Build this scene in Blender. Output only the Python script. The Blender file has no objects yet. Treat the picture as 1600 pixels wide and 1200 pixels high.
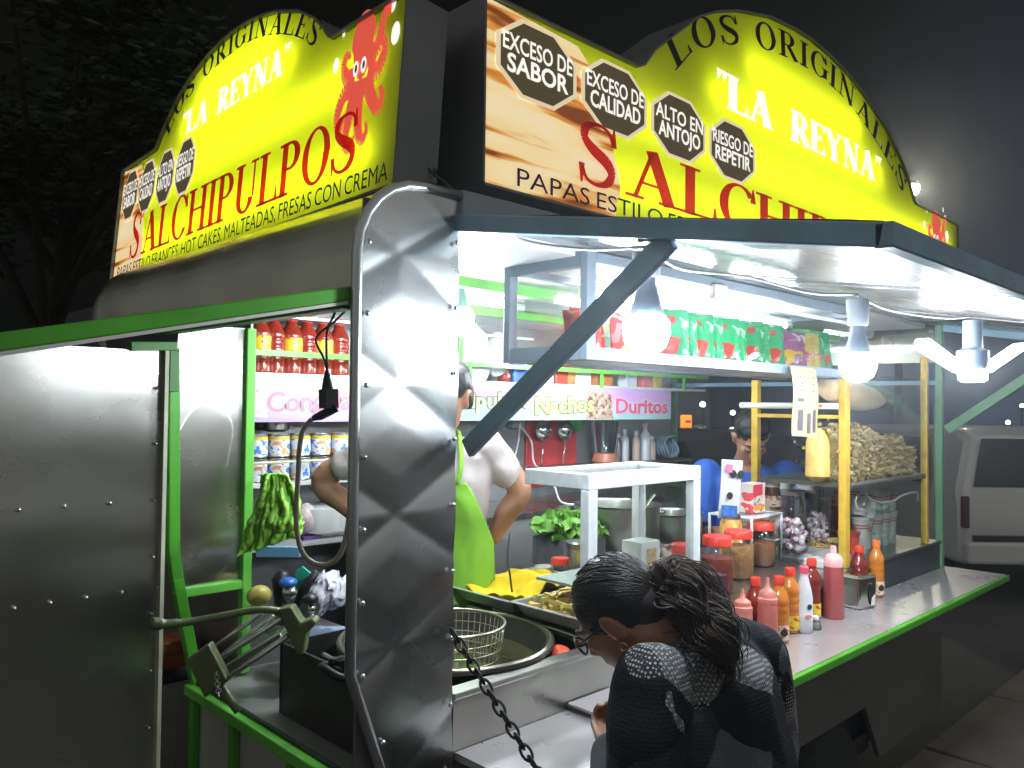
import bpy, bmesh, math, random
from mathutils import Vector as V, Matrix
from mathutils import noise as mnoise
from mathutils.geometry import tessellate_polygon
random.seed(7)
S = bpy.context.scene
COL = S.collection
R_ = math.radians
# ---------------------------------------------------------------- camera, sky, exposure
F = 1259.0
CAM = V((-.829, -1.285, 1.667))
_th = R_(45.9); _p = math.atan(32 / F); _a = .0119
f0 = V((math.cos(_th), math.sin(_th), 0)); r0 = V((f0.y, -f0.x, 0))
FW = math.cos(_p) * f0 + math.sin(_p) * V((0, 0, 1)); _u = r0.cross(FW)
RT = math.cos(_a) * r0 + math.sin(_a) * _u; UP = -math.sin(_a) * r0 + math.cos(_a) * _u
cam = bpy.data.cameras.new('camera'); co = bpy.data.objects.new('camera', cam); COL.objects.link(co)
cam.sensor_width = 36; cam.lens = F / 1600 * 36; cam.clip_end = 500; cam.clip_start = .02
m = Matrix((RT, UP, -FW)).transposed().to_4x4(); m.translation = CAM; co.matrix_world = m
S.camera = co
w = bpy.data.worlds.new("World"); S.world = w; w.use_nodes = True
nt = w.node_tree; bg = nt.nodes['Background']
tc = nt.nodes.new('ShaderNodeTexCoord'); dp = nt.nodes.new('ShaderNodeVectorMath'); dp.operation = 'DOT_PRODUCT'
dp.inputs[1].default_value = (.95, -.25, -.25)
nt.links.new(tc.outputs['Generated'], dp.inputs[0])
cr = nt.nodes.new('ShaderNodeValToRGB'); nt.links.new(dp.outputs['Value'], cr.inputs[0])
e = cr.color_ramp.elements
e[0].position = .3; e[0].color = (.0012, .0015, .0010, 1); e[1].position = .95; e[1].color = (.022, .028, .06, 1)
x = e.new(.62); x.color = (.004, .005, .0045, 1); x = e.new(.8); x.color = (.012, .015, .024, 1)
# glow added outside the view to brighten the bare metal: soft and uneven
d2 = nt.nodes.new('ShaderNodeVectorMath'); d2.operation = 'DOT_PRODUCT'; d2.inputs[1].default_value = (-.696, -.718, -.02); nt.links.new(tc.outputs['Generated'], d2.inputs[0])
m2 = nt.nodes.new('ShaderNodeMapRange'); m2.inputs[1].default_value = -.74; m2.inputs[2].default_value = .05; nt.links.new(d2.outputs['Value'], m2.inputs[0])
n2 = nt.nodes.new('ShaderNodeTexNoise'); n2.inputs['Scale'].default_value = 2.6; n2.inputs['Detail'].default_value = 3; nt.links.new(tc.outputs['Generated'], n2.inputs[0])
r2 = nt.nodes.new('ShaderNodeValToRGB'); nt.links.new(n2.outputs[0], r2.inputs[0])
q = r2.color_ramp.elements; q[0].position = .34; q[0].color = (.07, .073, .07, 1); q[1].position = .72; q[1].color = (.27, .265, .245, 1)
x2 = nt.nodes.new('ShaderNodeMixRGB'); x2.blend_type = 'ADD'; mu2 = nt.nodes.new('ShaderNodeMixRGB'); mu2.blend_type = 'MULTIPLY'; mu2.inputs[0].default_value = 1
nt.links.new(r2.outputs[0], mu2.inputs[1]); nt.links.new(m2.outputs[0], mu2.inputs[2]); x2.inputs[0].default_value = 1
nt.links.new(cr.outputs[0], x2.inputs[1]); nt.links.new(mu2.outputs[0], x2.inputs[2]); nt.links.new(x2.outputs[0], bg.inputs[0]); bg.inputs[1].default_value = 1.0
S.view_settings.view_transform = 'Standard'; S.view_settings.look = 'None'; S.view_settings.exposure = .6; S.view_settings.gamma = 1
S.render.engine = 'CYCLES'
S.cycles.use_denoising = True
S.cycles.sample_clamp_indirect = 4
S.cycles.max_bounces = 8; S.cycles.transparent_max_bounces = 12
S.cycles.caustics_reflective = False; S.cycles.caustics_refractive = False

# ---------------------------------------------------------------- measuring helpers (photo pixel + a known plane -> place)
def ray(px, py): return FW + RT * (px - 800) / F - UP * (py - 600) / F
def _on(ax, val, px, py):
    d = ray(px, py); return CAM + d * ((val - CAM[ax]) / d[ax])
def onx(v, px, py): return _on(0, v, px, py)
def ony(v, px, py): return _on(1, v, px, py)
def onz(v, px, py): return _on(2, v, px, py)
def atf(px, py, dep):
    d = ray(px, py); return CAM + d * (dep / d.dot(f0))

# ---------------------------------------------------------------- materials
_mats = {}
def mat(name, col, rough=.5, metal=0., bump=0., bs=40., var=0., vs=6., emit=None, es=0., trans=0., coat=0., spec=.5, rv=0., stretch=None):
    if name in _mats: return _mats[name]
    mt = bpy.data.materials.new(name); mt.use_nodes = True; n = mt.node_tree.nodes; l = mt.node_tree.links
    b = n['Principled BSDF']
    b.inputs['Base Color'].default_value = (*col, 1); b.inputs['Roughness'].default_value = rough
    b.inputs['Metallic'].default_value = metal; b.inputs['Coat Weight'].default_value = coat
    b.inputs['Specular IOR Level'].default_value = spec
    if trans: b.inputs['Transmission Weight'].default_value = trans; b.inputs['IOR'].default_value = 1.3
    if emit: b.inputs['Emission Color'].default_value = (*emit, 1); b.inputs['Emission Strength'].default_value = es
    if bump or var or rv:
        t = n.new('ShaderNodeTexCoord'); src = t.outputs['Object']
        if stretch:
            mp = n.new('ShaderNodeMapping'); mp.inputs['Scale'].default_value = stretch; l.new(src, mp.inputs[0]); src = mp.outputs[0]
    if bump:
        no = n.new('ShaderNodeTexNoise'); no.inputs['Scale'].default_value = bs; no.inputs['Detail'].default_value = 3; l.new(src, no.inputs[0])
        bu = n.new('ShaderNodeBump'); bu.inputs['Strength'].default_value = 1; bu.inputs['Distance'].default_value = bump
        l.new(no.outputs[0], bu.inputs['Height']); l.new(bu.outputs[0], b.inputs['Normal'])
    if var:
        no = n.new('ShaderNodeTexNoise'); no.inputs['Scale'].default_value = vs; no.inputs['Detail'].default_value = 6; l.new(src, no.inputs[0])
        mx = n.new('ShaderNodeMixRGB'); mx.inputs[1].default_value = (*[max(0, c * (1 - var)) for c in col], 1)
        mx.inputs[2].default_value = (*[min(1, c * (1 + var)) for c in col], 1)
        rp = n.new('ShaderNodeMapRange'); rp.inputs[1].default_value = .15; rp.inputs[2].default_value = .85
        l.new(no.outputs[0], rp.inputs[0]); l.new(rp.outputs[0], mx.inputs[0]); l.new(mx.outputs[0], b.inputs['Base Color'])
    if rv:
        no = n.new('ShaderNodeTexNoise'); no.inputs['Scale'].default_value = vs * 1.7; no.inputs['Detail'].default_value = 5; l.new(src, no.inputs[0])
        rp = n.new('ShaderNodeMapRange'); rp.inputs[1].default_value = .15; rp.inputs[2].default_value = .85
        rp.inputs[3].default_value = max(.03, rough - rv); rp.inputs[4].default_value = min(1, rough + rv)
        l.new(no.outputs[0], rp.inputs[0]); l.new(rp.outputs[0], b.inputs['Roughness'])
    _mats[name] = mt; return mt
def emis(name, col, s):
    if name in _mats: return _mats[name]
    mt = bpy.data.materials.new(name); mt.use_nodes = True; n = mt.node_tree.nodes; n.clear()
    o = n.new('ShaderNodeOutputMaterial'); e = n.new('ShaderNodeEmission'); e.inputs[0].default_value = (*col, 1); e.inputs[1].default_value = s
    mt.node_tree.links.new(e.outputs[0], o.inputs[0]); _mats[name] = mt; return mt
def print_(name, col, s=.8):                      # printed white and coloured areas of a backlit sheet, lit from behind
    s *= .68
    if name in _mats: return _mats[name]
    return mat(name, col, .35, emit=col, es=s)
def glass(name, tint=(1, 1, 1), refl=.1, rough=.02):
    if name in _mats: return _mats[name]
    mt = bpy.data.materials.new(name); mt.use_nodes = True; n = mt.node_tree.nodes; n.clear(); l = mt.node_tree.links
    o = n.new('ShaderNodeOutputMaterial'); t = n.new('ShaderNodeBsdfTransparent'); t.inputs[0].default_value = (*tint, 1)
    g = n.new('ShaderNodeBsdfGlossy'); g.inputs['Roughness'].default_value = rough
    fr = n.new('ShaderNodeLayerWeight'); fr.inputs[0].default_value = .25
    mr = n.new('ShaderNodeMapRange'); mr.inputs[3].default_value = refl * .4; mr.inputs[4].default_value = min(1, refl * 4)
    mx = n.new('ShaderNodeMixShader'); l.new(fr.outputs['Fresnel'], mr.inputs[0]); l.new(mr.outputs[0], mx.inputs[0])
    l.new(t.outputs[0], mx.inputs[1]); l.new(g.outputs[0], mx.inputs[2]); l.new(mx.outputs[0], o.inputs[0]); _mats[name] = mt; return mt
def sheer(name, col, wt=.6, gloss=.08):           # backlit vinyl: lets light through from behind
    if name in _mats: return _mats[name]
    mt = bpy.data.materials.new(name); mt.use_nodes = True; n = mt.node_tree.nodes; n.clear(); l = mt.node_tree.links
    o = n.new('ShaderNodeOutputMaterial'); t = n.new('ShaderNodeBsdfTranslucent'); t.inputs[0].default_value = (*col, 1)
    d = n.new('ShaderNodeBsdfDiffuse'); d.inputs[0].default_value = (*[c * .6 for c in col], 1)
    g = n.new('ShaderNodeBsdfGlossy'); g.inputs['Roughness'].default_value = .25
    a = n.new('ShaderNodeMixShader'); a.inputs[0].default_value = wt; b = n.new('ShaderNodeMixShader'); b.inputs[0].default_value = gloss * .4
    l.new(d.outputs[0], a.inputs[1]); l.new(t.outputs[0], a.inputs[2]); l.new(a.outputs[0], b.inputs[1]); l.new(g.outputs[0], b.inputs[2])
    l.new(b.outputs[0], o.inputs[0]); _mats[name] = mt; return mt

def printed(name, c1, c2, c3, sc=(28, 28, 40)):
    mt = mat(name, c1, .4); n = mt.node_tree.nodes; l = mt.node_tree.links; b = n['Principled BSDF']
    t = n.new('ShaderNodeTexCoord'); mp = n.new('ShaderNodeMapping'); mp.inputs['Scale'].default_value = sc; l.new(t.outputs['Object'], mp.inputs[0])
    no = n.new('ShaderNodeTexNoise'); no.inputs['Scale'].default_value = 1.6; no.inputs['Detail'].default_value = 1.5; l.new(mp.outputs[0], no.inputs[0])
    cr = n.new('ShaderNodeValToRGB'); cr.color_ramp.interpolation = 'CONSTANT'; e = cr.color_ramp.elements
    e[0].position = 0; e[0].color = (*c2, 1); e[1].position = .42; e[1].color = (*c1, 1); x = e.new(.60); x.color = (*c3, 1)
    l.new(no.outputs[0], cr.inputs[0]); l.new(cr.outputs[0], b.inputs['Base Color']); return mt
# ---------------------------------------------------------------- mesh builder
def basis(t, side=None):
    t = t.normalized()
    s = side if side is not None else (V((0, 0, 1)) if abs(t.z) < .9 else V((1, 0, 0)))
    s = s - t * s.dot(t)
    if s.length < 1e-6: s = V((1, 0, 0)) - t * t.x
    s.normalize(); return t, s, t.cross(s)
class MB:
    def __init__(self): self.v = []; self.f = []; self.mi = []; self.cur = 0
    def add(self, vs, fs):
        o = len(self.v); self.v += [V(a) for a in vs]; self.f += [tuple(i + o for i in q) for q in fs]; self.mi += [self.cur] * len(fs); return self
    def box(self, x0, x1, y0, y1, z0, z1):
        if x0 > x1: x0, x1 = x1, x0
        if y0 > y1: y0, y1 = y1, y0
        if z0 > z1: z0, z1 = z1, z0
        return self.add([(x0, y0, z0), (x1, y0, z0), (x1, y1, z0), (x0, y1, z0), (x0, y0, z1), (x1, y0, z1), (x1, y1, z1), (x0, y1, z1)],
            [(3, 2, 1, 0), (4, 5, 6, 7), (0, 1, 5, 4), (1, 2, 6, 5), (2, 3, 7, 6), (3, 0, 4, 7)])
    def bar(self, p, q, wd, ht, side=None):
        p = V(p); q = V(q); t, s, b = basis(q - p, side)
        vs = [o + s * (i * ht / 2) + b * (j * wd / 2) for o in (p, q) for i, j in ((-1, -1), (1, -1), (1, 1), (-1, 1))]
        return self.add(vs, [(0, 1, 2, 3), (7, 6, 5, 4), (0, 4, 5, 1), (1, 5, 6, 2), (2, 6, 7, 3), (3, 7, 4, 0)])
    def tube(self, pts, r, n=8, closed=False, side=None):
        pts = [V(p) for p in pts]; k = len(pts); rs = r if isinstance(r, (list, tuple)) else [r] * k
        vs = []; prev = side
        for i, p in enumerate(pts):
            t = (pts[(i + 1) % k] - pts[i - 1]) if closed else (pts[min(i + 1, k - 1)] - pts[max(i - 1, 0)])
            if t.length < 1e-9: t = V((0, 0, 1))
            t, s, b = basis(t, prev); prev = s
            ra, rb = rs[i] if isinstance(rs[i], (list, tuple)) else (rs[i], rs[i])
            vs += [p + s * (ra * math.cos(2 * math.pi * j / n)) + b * (rb * math.sin(2 * math.pi * j / n)) for j in range(n)]
        fs = []
        for i in range(k if closed else k - 1):
            a = i * n; c = ((i + 1) % k) * n
            for j in range(n): fs.append((a + j, a + (j + 1) % n, c + (j + 1) % n, c + j))
        if not closed: fs.append(tuple(reversed(range(n)))); fs.append(tuple((k - 1) * n + j for j in range(n)))
        return self.add(vs, fs)
    def lathe(self, prof, c=(0, 0, 0), n=20, M=None, cap=True):
        c = V(c); vs = []; fs = []
        for r, z in prof:
            for j in range(n):
                a = 2 * math.pi * j / n; p = V((r * math.cos(a), r * math.sin(a), z)); vs.append(c + (M @ p if M else p))
        for i in range(len(prof) - 1):
            for j in range(n): fs.append((i * n + j, i * n + (j + 1) % n, (i + 1) * n + (j + 1) % n, (i + 1) * n + j))
        if cap: fs.append(tuple(reversed(range(n)))); fs.append(tuple((len(prof) - 1) * n + j for j in range(n)))
        return self.add(vs, fs)
    def ball(self, c, r, n=14, m=9, M=None):
        rr = r if isinstance(r, (list, tuple)) else (r, r, r); c = V(c); vs = [c + (M @ V((0, 0, -rr[2])) if M else V((0, 0, -rr[2])))]; fs = []
        for i in range(1, m):
            ph = -math.pi / 2 + math.pi * i / m
            for j in range(n):
                a = 2 * math.pi * j / n; p = V((rr[0] * math.cos(ph) * math.cos(a), rr[1] * math.cos(ph) * math.sin(a), rr[2] * math.sin(ph)))
                vs.append(c + (M @ p if M else p))
        vs.append(c + (M @ V((0, 0, rr[2])) if M else V((0, 0, rr[2])))); top = len(vs) - 1
        for j in range(n):
            fs.append((0, 1 + (j + 1) % n, 1 + j)); b = 1 + (m - 2) * n; fs.append((top, b + j, b + (j + 1) % n))
        for i in range(m - 2):
            for j in range(n): a = 1 + i * n; fs.append((a + j, a + (j + 1) % n, a + n + (j + 1) % n, a + n + j))
        return self.add(vs, fs)
    def prism(self, poly, O, U, W, d):                # outline (u, w) in the plane O,U,W thickened by d along U x W
        O = V(O); U = V(U); W = V(W); N = U.cross(W).normalized() * d; k = len(poly)
        fr = [O + U * a + W * b for a, b in poly]
        tri = tessellate_polygon([[V((a, b, 0)) for a, b in poly]])
        if d == 0: return self.add(fr, [tuple(t) for t in tri])
        vs = fr + [p + N for p in fr]
        return self.add(vs, [tuple(reversed(t)) for t in tri] + [tuple(i + k for i in t) for t in tri] + [(i, (i + 1) % k, (i + 1) % k + k, i + k) for i in range(k)])
    def grid(self, fn, nu, nv):
        vs = [fn(i / nu, j / nv) for j in range(nv + 1) for i in range(nu + 1)]
        return self.add(vs, [(j * (nu + 1) + i, j * (nu + 1) + i + 1, (j + 1) * (nu + 1) + i + 1, (j + 1) * (nu + 1) + i) for j in range(nv) for i in range(nu)])
    def build(self, name, mats, parent=None, smooth=None, bev=0, local=False, kind=None, fixn=True):
        me = bpy.data.meshes.new(name); off = V((0, 0, 0))
        if parent is not None and not local:
            rt = parent
            while rt.parent: rt = rt.parent
            off = rt.location
        me.from_pydata([tuple(a - off) for a in self.v], [], self.f)
        mats = mats if isinstance(mats, (list, tuple)) else [mats]
        for q in mats: me.materials.append(q)
        if len(mats) > 1: me.polygons.foreach_set('material_index', self.mi)
        if fixn:
            bm = bmesh.new(); bm.from_mesh(me); bmesh.ops.recalc_face_normals(bm, faces=bm.faces); bm.to_mesh(me); bm.free()
        if smooth is not None:
            me.polygons.foreach_set('use_smooth', [True] * len(me.polygons))
            if smooth < 180: me.set_sharp_from_angle(angle=R_(smooth))
        o = bpy.data.objects.new(name, me); COL.objects.link(o)
        if parent is not None: o.parent = parent
        if bev:
            b = o.modifiers.new('bevel', 'BEVEL'); b.width = bev; b.segments = 2; b.limit_method = 'ANGLE'; b.angle_limit = R_(40)
        if kind: o['kind'] = kind
        return o
def tag(o, label, cat, group=None, kind=None):
    o['label'] = label; o['category'] = cat
    if group: o['group'] = group
    if kind: o['kind'] = kind
    return o
def thing(name, label, cat, loc=(0, 0, 0), group=None, mw=None):
    o = bpy.data.objects.new(name, None); COL.objects.link(o); o.empty_display_size = .05; o.location = loc
    if mw is not None: o.matrix_world = mw
    return tag(o, label, cat, group)
def dup(root, loc, label=None, group=None, rz=None, sc=None):
    r = root.copy(); COL.objects.link(r); r.location = loc
    if rz is not None: r.rotation_euler = (0, 0, rz)
    if sc is not None: r.scale = (sc, sc, sc)
    if label: r['label'] = label
    if group: r['group'] = group
    for ch in list(root.children):
        c = ch.copy(); COL.objects.link(c); c.parent = r
        for g in list(ch.children):
            d = g.copy(); COL.objects.link(d); d.parent = c
    return r
def bez(p, n=12):                                    # smooth curve through points
    p = [V(a) for a in p]; out = []
    q = [p[0] * 2 - p[1]] + p + [p[-1] * 2 - p[-2]]
    for i in range(1, len(q) - 2):
        a, b, c, d = q[i - 1:i + 3]
        for k in range(n):
            t = k / n; out.append(.5 * ((2 * b) + (c - a) * t + (2 * a - 5 * b + 4 * c - d) * t * t + (3 * b - a - 3 * c + d) * t ** 3))
    return out + [p[-1]]

# ---------------------------------------------------------------- colours
STEEL = mat('stainless', (.60, .60, .58), .30, 1, .0008, 9, .12, 3, rv=.10)
STEEL_D = mat('stainless_dull', (.36, .36, .34), .34, 1, .0018, 5, .25, 3, rv=.12)
SHEETM = mat('stainless_dented', (.60, .59, .55), .26, 1, .0006, 7, .14, 2, rv=.05)
_b = SHEETM.node_tree.nodes['Principled BSDF']; _b.inputs['Anisotropic'].default_value = .85; _t = SHEETM.node_tree.nodes.new('ShaderNodeTangent'); _t.direction_type = 'RADIAL'; _t.axis = 'Z'; SHEETM.node_tree.links.new(_t.outputs[0], _b.inputs['Tangent'])
UNDER = mat('awning_sheet', (.50, .50, .51), .26, .9, .0025, 4, .1, 3, rv=.06)
POLISH = mat('polished_steel', (.72, .72, .72), .16, 1)
GREEN = mat('green_paint', (.07, .34, .02), .38, 0, .0006, 30, .25, 9)
LIME = mat('bright_green_paint', (.14, .52, .06), .4, 0, .0006, 30, .2, 9)
TEAL = mat('glare_teal_paint', (.24, .42, .54), .4, 0, .0006, 30, .3, 8)  # bluish lamp glare over the green frame is put into this colour
GREYG = mat('grey_green_paint', (.13, .30, .16), .4, 0, .0006, 30, .2, 9)
WHITEP = mat('white_frame_paint', (.66, .68, .70), .38, 0, .0006, 30, .22, 22, rv=.15)
GREYP = mat('grey_frame_paint', (.17, .215, .26), .35, 0, .0004, 30, .1, 8)
YELP = mat('yellow_frame_paint', (.60, .39, .045), .42, 0, .0007, 30, .32, 20, rv=.15)
BLACKP = mat('black_plastic', (.012, .012, .014), .4)
DARKM = mat('dark_iron', (.03, .03, .03), .45, .8, .001, 30, .4, 8)
CASEM = mat('sign_case_metal', (.17, .18, .18), .42, .7, .0008, 12, .25, 4)
BODYM = mat('dark_body_metal', (.16, .155, .145), .42, .55, .003, 4, .35, 2.5, rv=.12)
WHITE = mat('white_plastic', (.72, .72, .70), .35)
OLIVE = mat('olive_cast_iron', (.13, .16, .07), .42, .3, .0015, 40, .35, 14)
PANE = glass('pane_glass', (.97, .99, .98), .07)
JARG = glass('jar_glass', (.92, .94, .93), .12)
# ---------------------------------------------------------------- ground
GR = mat('asphalt', (.085, .08, .075), .8, 0, .004, 60, .35, 1.2)
MB().add([(-15, -15, 0), (34, -15, 0), (34, 26, 0), (-15, 26, 0)], [(0, 1, 2, 3)]).build('road', GR, kind='structure')
pv = MB()                                              # worn concrete pavement slabs beside the cart
PAVE = mat('worn_concrete', (.17, .145, .125), .85, 0, .004, 25, .35, 3)
for i in range(7):
    for j in range(4):
        x0 = 2.2 + i * 1.0; y0 = -3.9 + j * 1.0
        pv.box(x0 + .012, x0 + .988, y0 + .012, y0 + .988, .002, .10 + random.uniform(-.004, .004))
pv.build('pavement', PAVE, kind='structure', bev=.008)

# ---------------------------------------------------------------- the food cart
XR, YB, ZT = 3.17, 1.46, 2.10
def prof(z):                                            # left end outline: inset of the end wall at height z
    if z > 1.95: return .15 - math.sqrt(max(0, .15 ** 2 - (z - 1.95) ** 2))
    if z >= 1.169: return 0.
    return (1.169 - z) * .36
cart = thing('food_cart', 'stainless steel street food cart with green frame, raised awnings and open serving counter', 'food cart', (0, 0, 0))
# near corner panel with cross-creased quilting and rivets
def creases(x, z):                                      # distance to the nearest crease of the diamond quilting
    per = .205; sl = .62
    d = []
    for sgn in (1, -1):
        q = (z - 1.705 + sgn * sl * (x - .10)) / (2 * per * .62)
        d.append(abs(q - round(q)) * 2 * per * .62 / math.sqrt(1 + sl * sl))
    return min(d)
def cpanel(s, t):
    z = .28 + t * (2.10 - .28); xl = prof(z); x = xl + (.25 - xl) * s
    h = .0058 * min(1, creases(x, z) / .062) ** .75 + .0025 * mnoise.noise((x * 9, z * 5, .3))
    return (x, -.004 - h, z)
p = MB().grid(cpanel, 36, 230)
for i in range(11):
    z = .62 + i * .135
    p.ball((prof(z) + .022, -.016, z), (.0055, .004, .0055), 8, 6); p.ball((.238, -.016, z + .03), (.0055, .004, .0055), 8, 6)
p.build('corner_panel', mat('quilted_steel', (.60, .61, .60), .27, 1, .0006, 14, .06, 3, rv=.03), cart, smooth=60)
pts = [(prof(z), -.012, z) for z in (.3, .5, .735, .973, 1.169, 1.4, 1.7, 1.95)]
pts += [(.15 - .15 * math.cos(a), -.012, 1.95 + .15 * math.sin(a)) for a in [R_(15 * k) for k in range(1, 7)]] + [(.25, -.012, 2.10)]
MB().tube(pts, .0105, 10).build('edge_trim', mat('trim_steel', (.5, .52, .52), .3, 1), cart, smooth=180)
# inner lining of the panel so that it has a back
MB().box(.03, .25, .012, .02, .9, 2.06).build('panel_lining', mat('grey_lining', (.13, .135, .13), .6), cart)
# roof with rounded ends
rp = [(.004, 1.885), (.0, 1.95)] + [(.15 - .15 * math.cos(R_(a)), 1.95 + .15 * math.sin(R_(a))) for a in range(10, 91, 10)]
rp2 = rp + [(XR - q[0], q[1]) for q in reversed(rp)]
def roof(s, t):
    k = s * (len(rp2) - 1); i = min(int(k), len(rp2) - 2); q = k - i
    a, b = rp2[i], rp2[i + 1]; x = a[0] + (b[0] - a[0]) * q; z = a[1] + (b[1] - a[1]) * q
    y = .0 + t * 1.60
    d = .006 * mnoise.noise((x * 4, y * 5, z * 6)); inset = .0
    if t > .94: inset = (1 - math.sqrt(max(0, 1 - ((t - .94) / .06) ** 2))) * .07
    return (x + d + (inset if x < 1 else -inset), y, z + d * .5 - inset)
MB().grid(roof, (len(rp2) - 1) * 3, 34).build('roof', mat('roof_steel', (.56, .56, .47), .24, 1, .0022, 4, .15, 3, rv=.08), cart, smooth=50)
MB().box(.12, XR - .12, .03, YB, 2.035, 2.055).build('ceiling', mat('ceiling_sheet', (.72, .73, .72), .4, .2, .002, 6, .08, 4), cart)
MB().box(.25, XR - .02, -.018, .02, 2.052, 2.112).build('front_header', mat('header_paint', (.30, .34, .38), .4, .2, .0006, 30, .15, 8), cart, bev=.003)
# left end: header, posts, sill, lower panel
MB().box(-.004, .03, .03, 1.0, 1.845, 1.885).build('end_header', GREEN, cart, bev=.003)
YC = .95
def cpost(x, w=.028): return [(prof(z) + x, YC, z) for z in (.3, .6, .80)] + [(prof(1.0) + x + .0, YC, 1.0), (x, YC, 1.2), (x, YC, 1.87)]
cp = ony(YC, 272, 700).x
bb = MB(); L = [ony(YC, 309, 1075), ony(YC, 276, 905), ony(YC, 270, 860), ony(YC, 270, 545)]
for a, b in zip(L[:-1], L[1:]): bb.bar(a, b + (b - a).normalized() * .004, .03, .03, V((0, 1, 0)))
bb.build('corner_post', GREEN, cart, bev=.003)
p2x = ony(YC, 387, 700).x
MB().bar((p2x, YC, .88), (p2x, YC, 1.88), .028, .028, V((0, 1, 0))).build('corner_post', LIME, cart, bev=.003)
a = ony(YC, 285, 926); b = ony(YC, 384, 911)
MB().bar(a, b, .024, .026).build('cross_rail', LIME, cart, bev=.003)
def fpan(s, t): x = L[3].x + .015 + (p2x - .014 - L[3].x - .015) * s; z = a.z + t * (1.88 - a.z); return (x, YC + .006 + .008 * mnoise.noise((x * 4, z * 3, 1)), z)
MB().grid(fpan, 8, 24).build('back_corner_panel', SHEETM, cart, smooth=180)
MB().box(p2x + .012, p2x + .02, YC + .02, YB, .4, 2.04).build('side_lining', STEEL_D, cart)
# L bracket
a = ony(YC - .03, 203, 541); b = ony(YC - .03, 276, 541); c = ony(YC - .03, 271, 612)
g = MB().bar(a, b, .02, .024, V((0, 0, 1))); g.bar(b + V((-.008, 0, -.012)), V((b.x - .008, b.y, c.z)), .022, .026, V((1, 0, 0)))
g.build('corner_bracket', mat('dark_green_paint', (.035, .17, .012), .4, 0, .0006, 30, .25, 9), cart, bev=.002)
# end sheet: big riveted side sheet standing out from the far corner
sx = ony(YC - .02, 250, 800).x
def esheet(s, t):
    x = sx - .003 - s * 1.25; z = .12 + t * (1.80 - .12)
    return (x, YC - .02 + .006 * mnoise.noise((x * 2.2, z * 2.4, 4)) + .0022 * mnoise.noise((x * 2, z * 8, 2)), z)
g = MB().grid(esheet, 40, 60)
for pz, n0 in ((786, 4), (928, 6)):
    for k in range(n0):
        q = ony(YC - .024, 171 - k * 71 if n0 == 4 else 246 - k * 56, pz if k == 0 else pz); zz = ony(YC - .02, 171, pz).z
        g.ball((q.x, YC - .028, zz), (.0055, .004, .0055), 8, 6)
for k in range(9): g.ball((sx - .018, YC - .03, .5 + k * .15), (.005, .004, .005), 8, 6)
g.build('side_sheet', SHEETM, cart, smooth=60)
MB().box(sx - .004, sx + .006, YC - .045, YC - .012, .12, 1.80).build('sheet_edging', mat('pale_edging', (.55, .56, .42), .5, 0, 0, 1, .3, 12), cart)
# green sill along the left end + grey lower panels between green uprights
MB().box(.095, .125, .0, .965, .85, .88).build('end_sill', LIME, cart, bev=.004)
MB().box(.130, .134, .02, .95, .3, .85).build('end_lower_panel', mat('pale_grey_panel', (.38, .38, .36), .5, 0, .001, 20, .12, 4), cart)
for y in (.945, .70, .40, .10): MB().box(.108, .129, y - .014, y + .014, .3, .85).build('lower_upright', GREEN, cart, bev=.003)
MB().box(.128, .62, .0, 1.0, .86, .872).build('end_counter', mat('worn_counter', (.34, .34, .33), .45, .35, .001, 14, .25, 6), cart)
MB().box(.118, .128, .0, .965, .868, .888).build('counter_edge', BLACKP, cart)
# fryer well
g = MB().box(.20, .208, .02, .62, .872, 1.05).box(.20, .76, .61, .618, .872, 1.05).box(.752, .76, .02, .61, .872, 1.05).box(.208, .752, .02, .61, .86, .868)
g.build('fryer_well', mat('sooty_steel', (.07, .068, .065), .4, .6, .001, 20, .5, 6), cart)
# front wall of the counter
MB().box(.255, 2.13, -.004, .012, .945, 1.058).build('front_rail_panel', mat('counter_front_steel', (.48, .47, .43), .3, .95, .002, 7, .25, 5, rv=.1), cart)
MB().box(.252, 2.13, -.012, .03, 1.058, 1.072).build('front_rail', STEEL, cart, bev=.003)
MB().box(.762, 3.13, .03, .62, 1.050, 1.070).build('counter_top', STEEL, cart, bev=.003)
MB().box(.762, 3.13, .612, .62, .4, 1.05).build('counter_back_panel', STEEL_D, cart)
MB().bar((.742, .0, 1.075), (.78, .42, 1.075), .05, .016).build('fryer_ledge', STEEL, cart, bev=.003)
# fold-down serving shelf
MB().box(.26, 3.19, -.25, -.006, .935, .950).build('serving_shelf', mat('shelf_steel', (.64, .61, .62), .30, .6, .0005, 14, .08, 3, rv=.08), cart)
MB().box(.26, 3.19, -.268, -.2505, .925, .951).build('shelf_edging', GREEN, cart, bev=.004)
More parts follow.
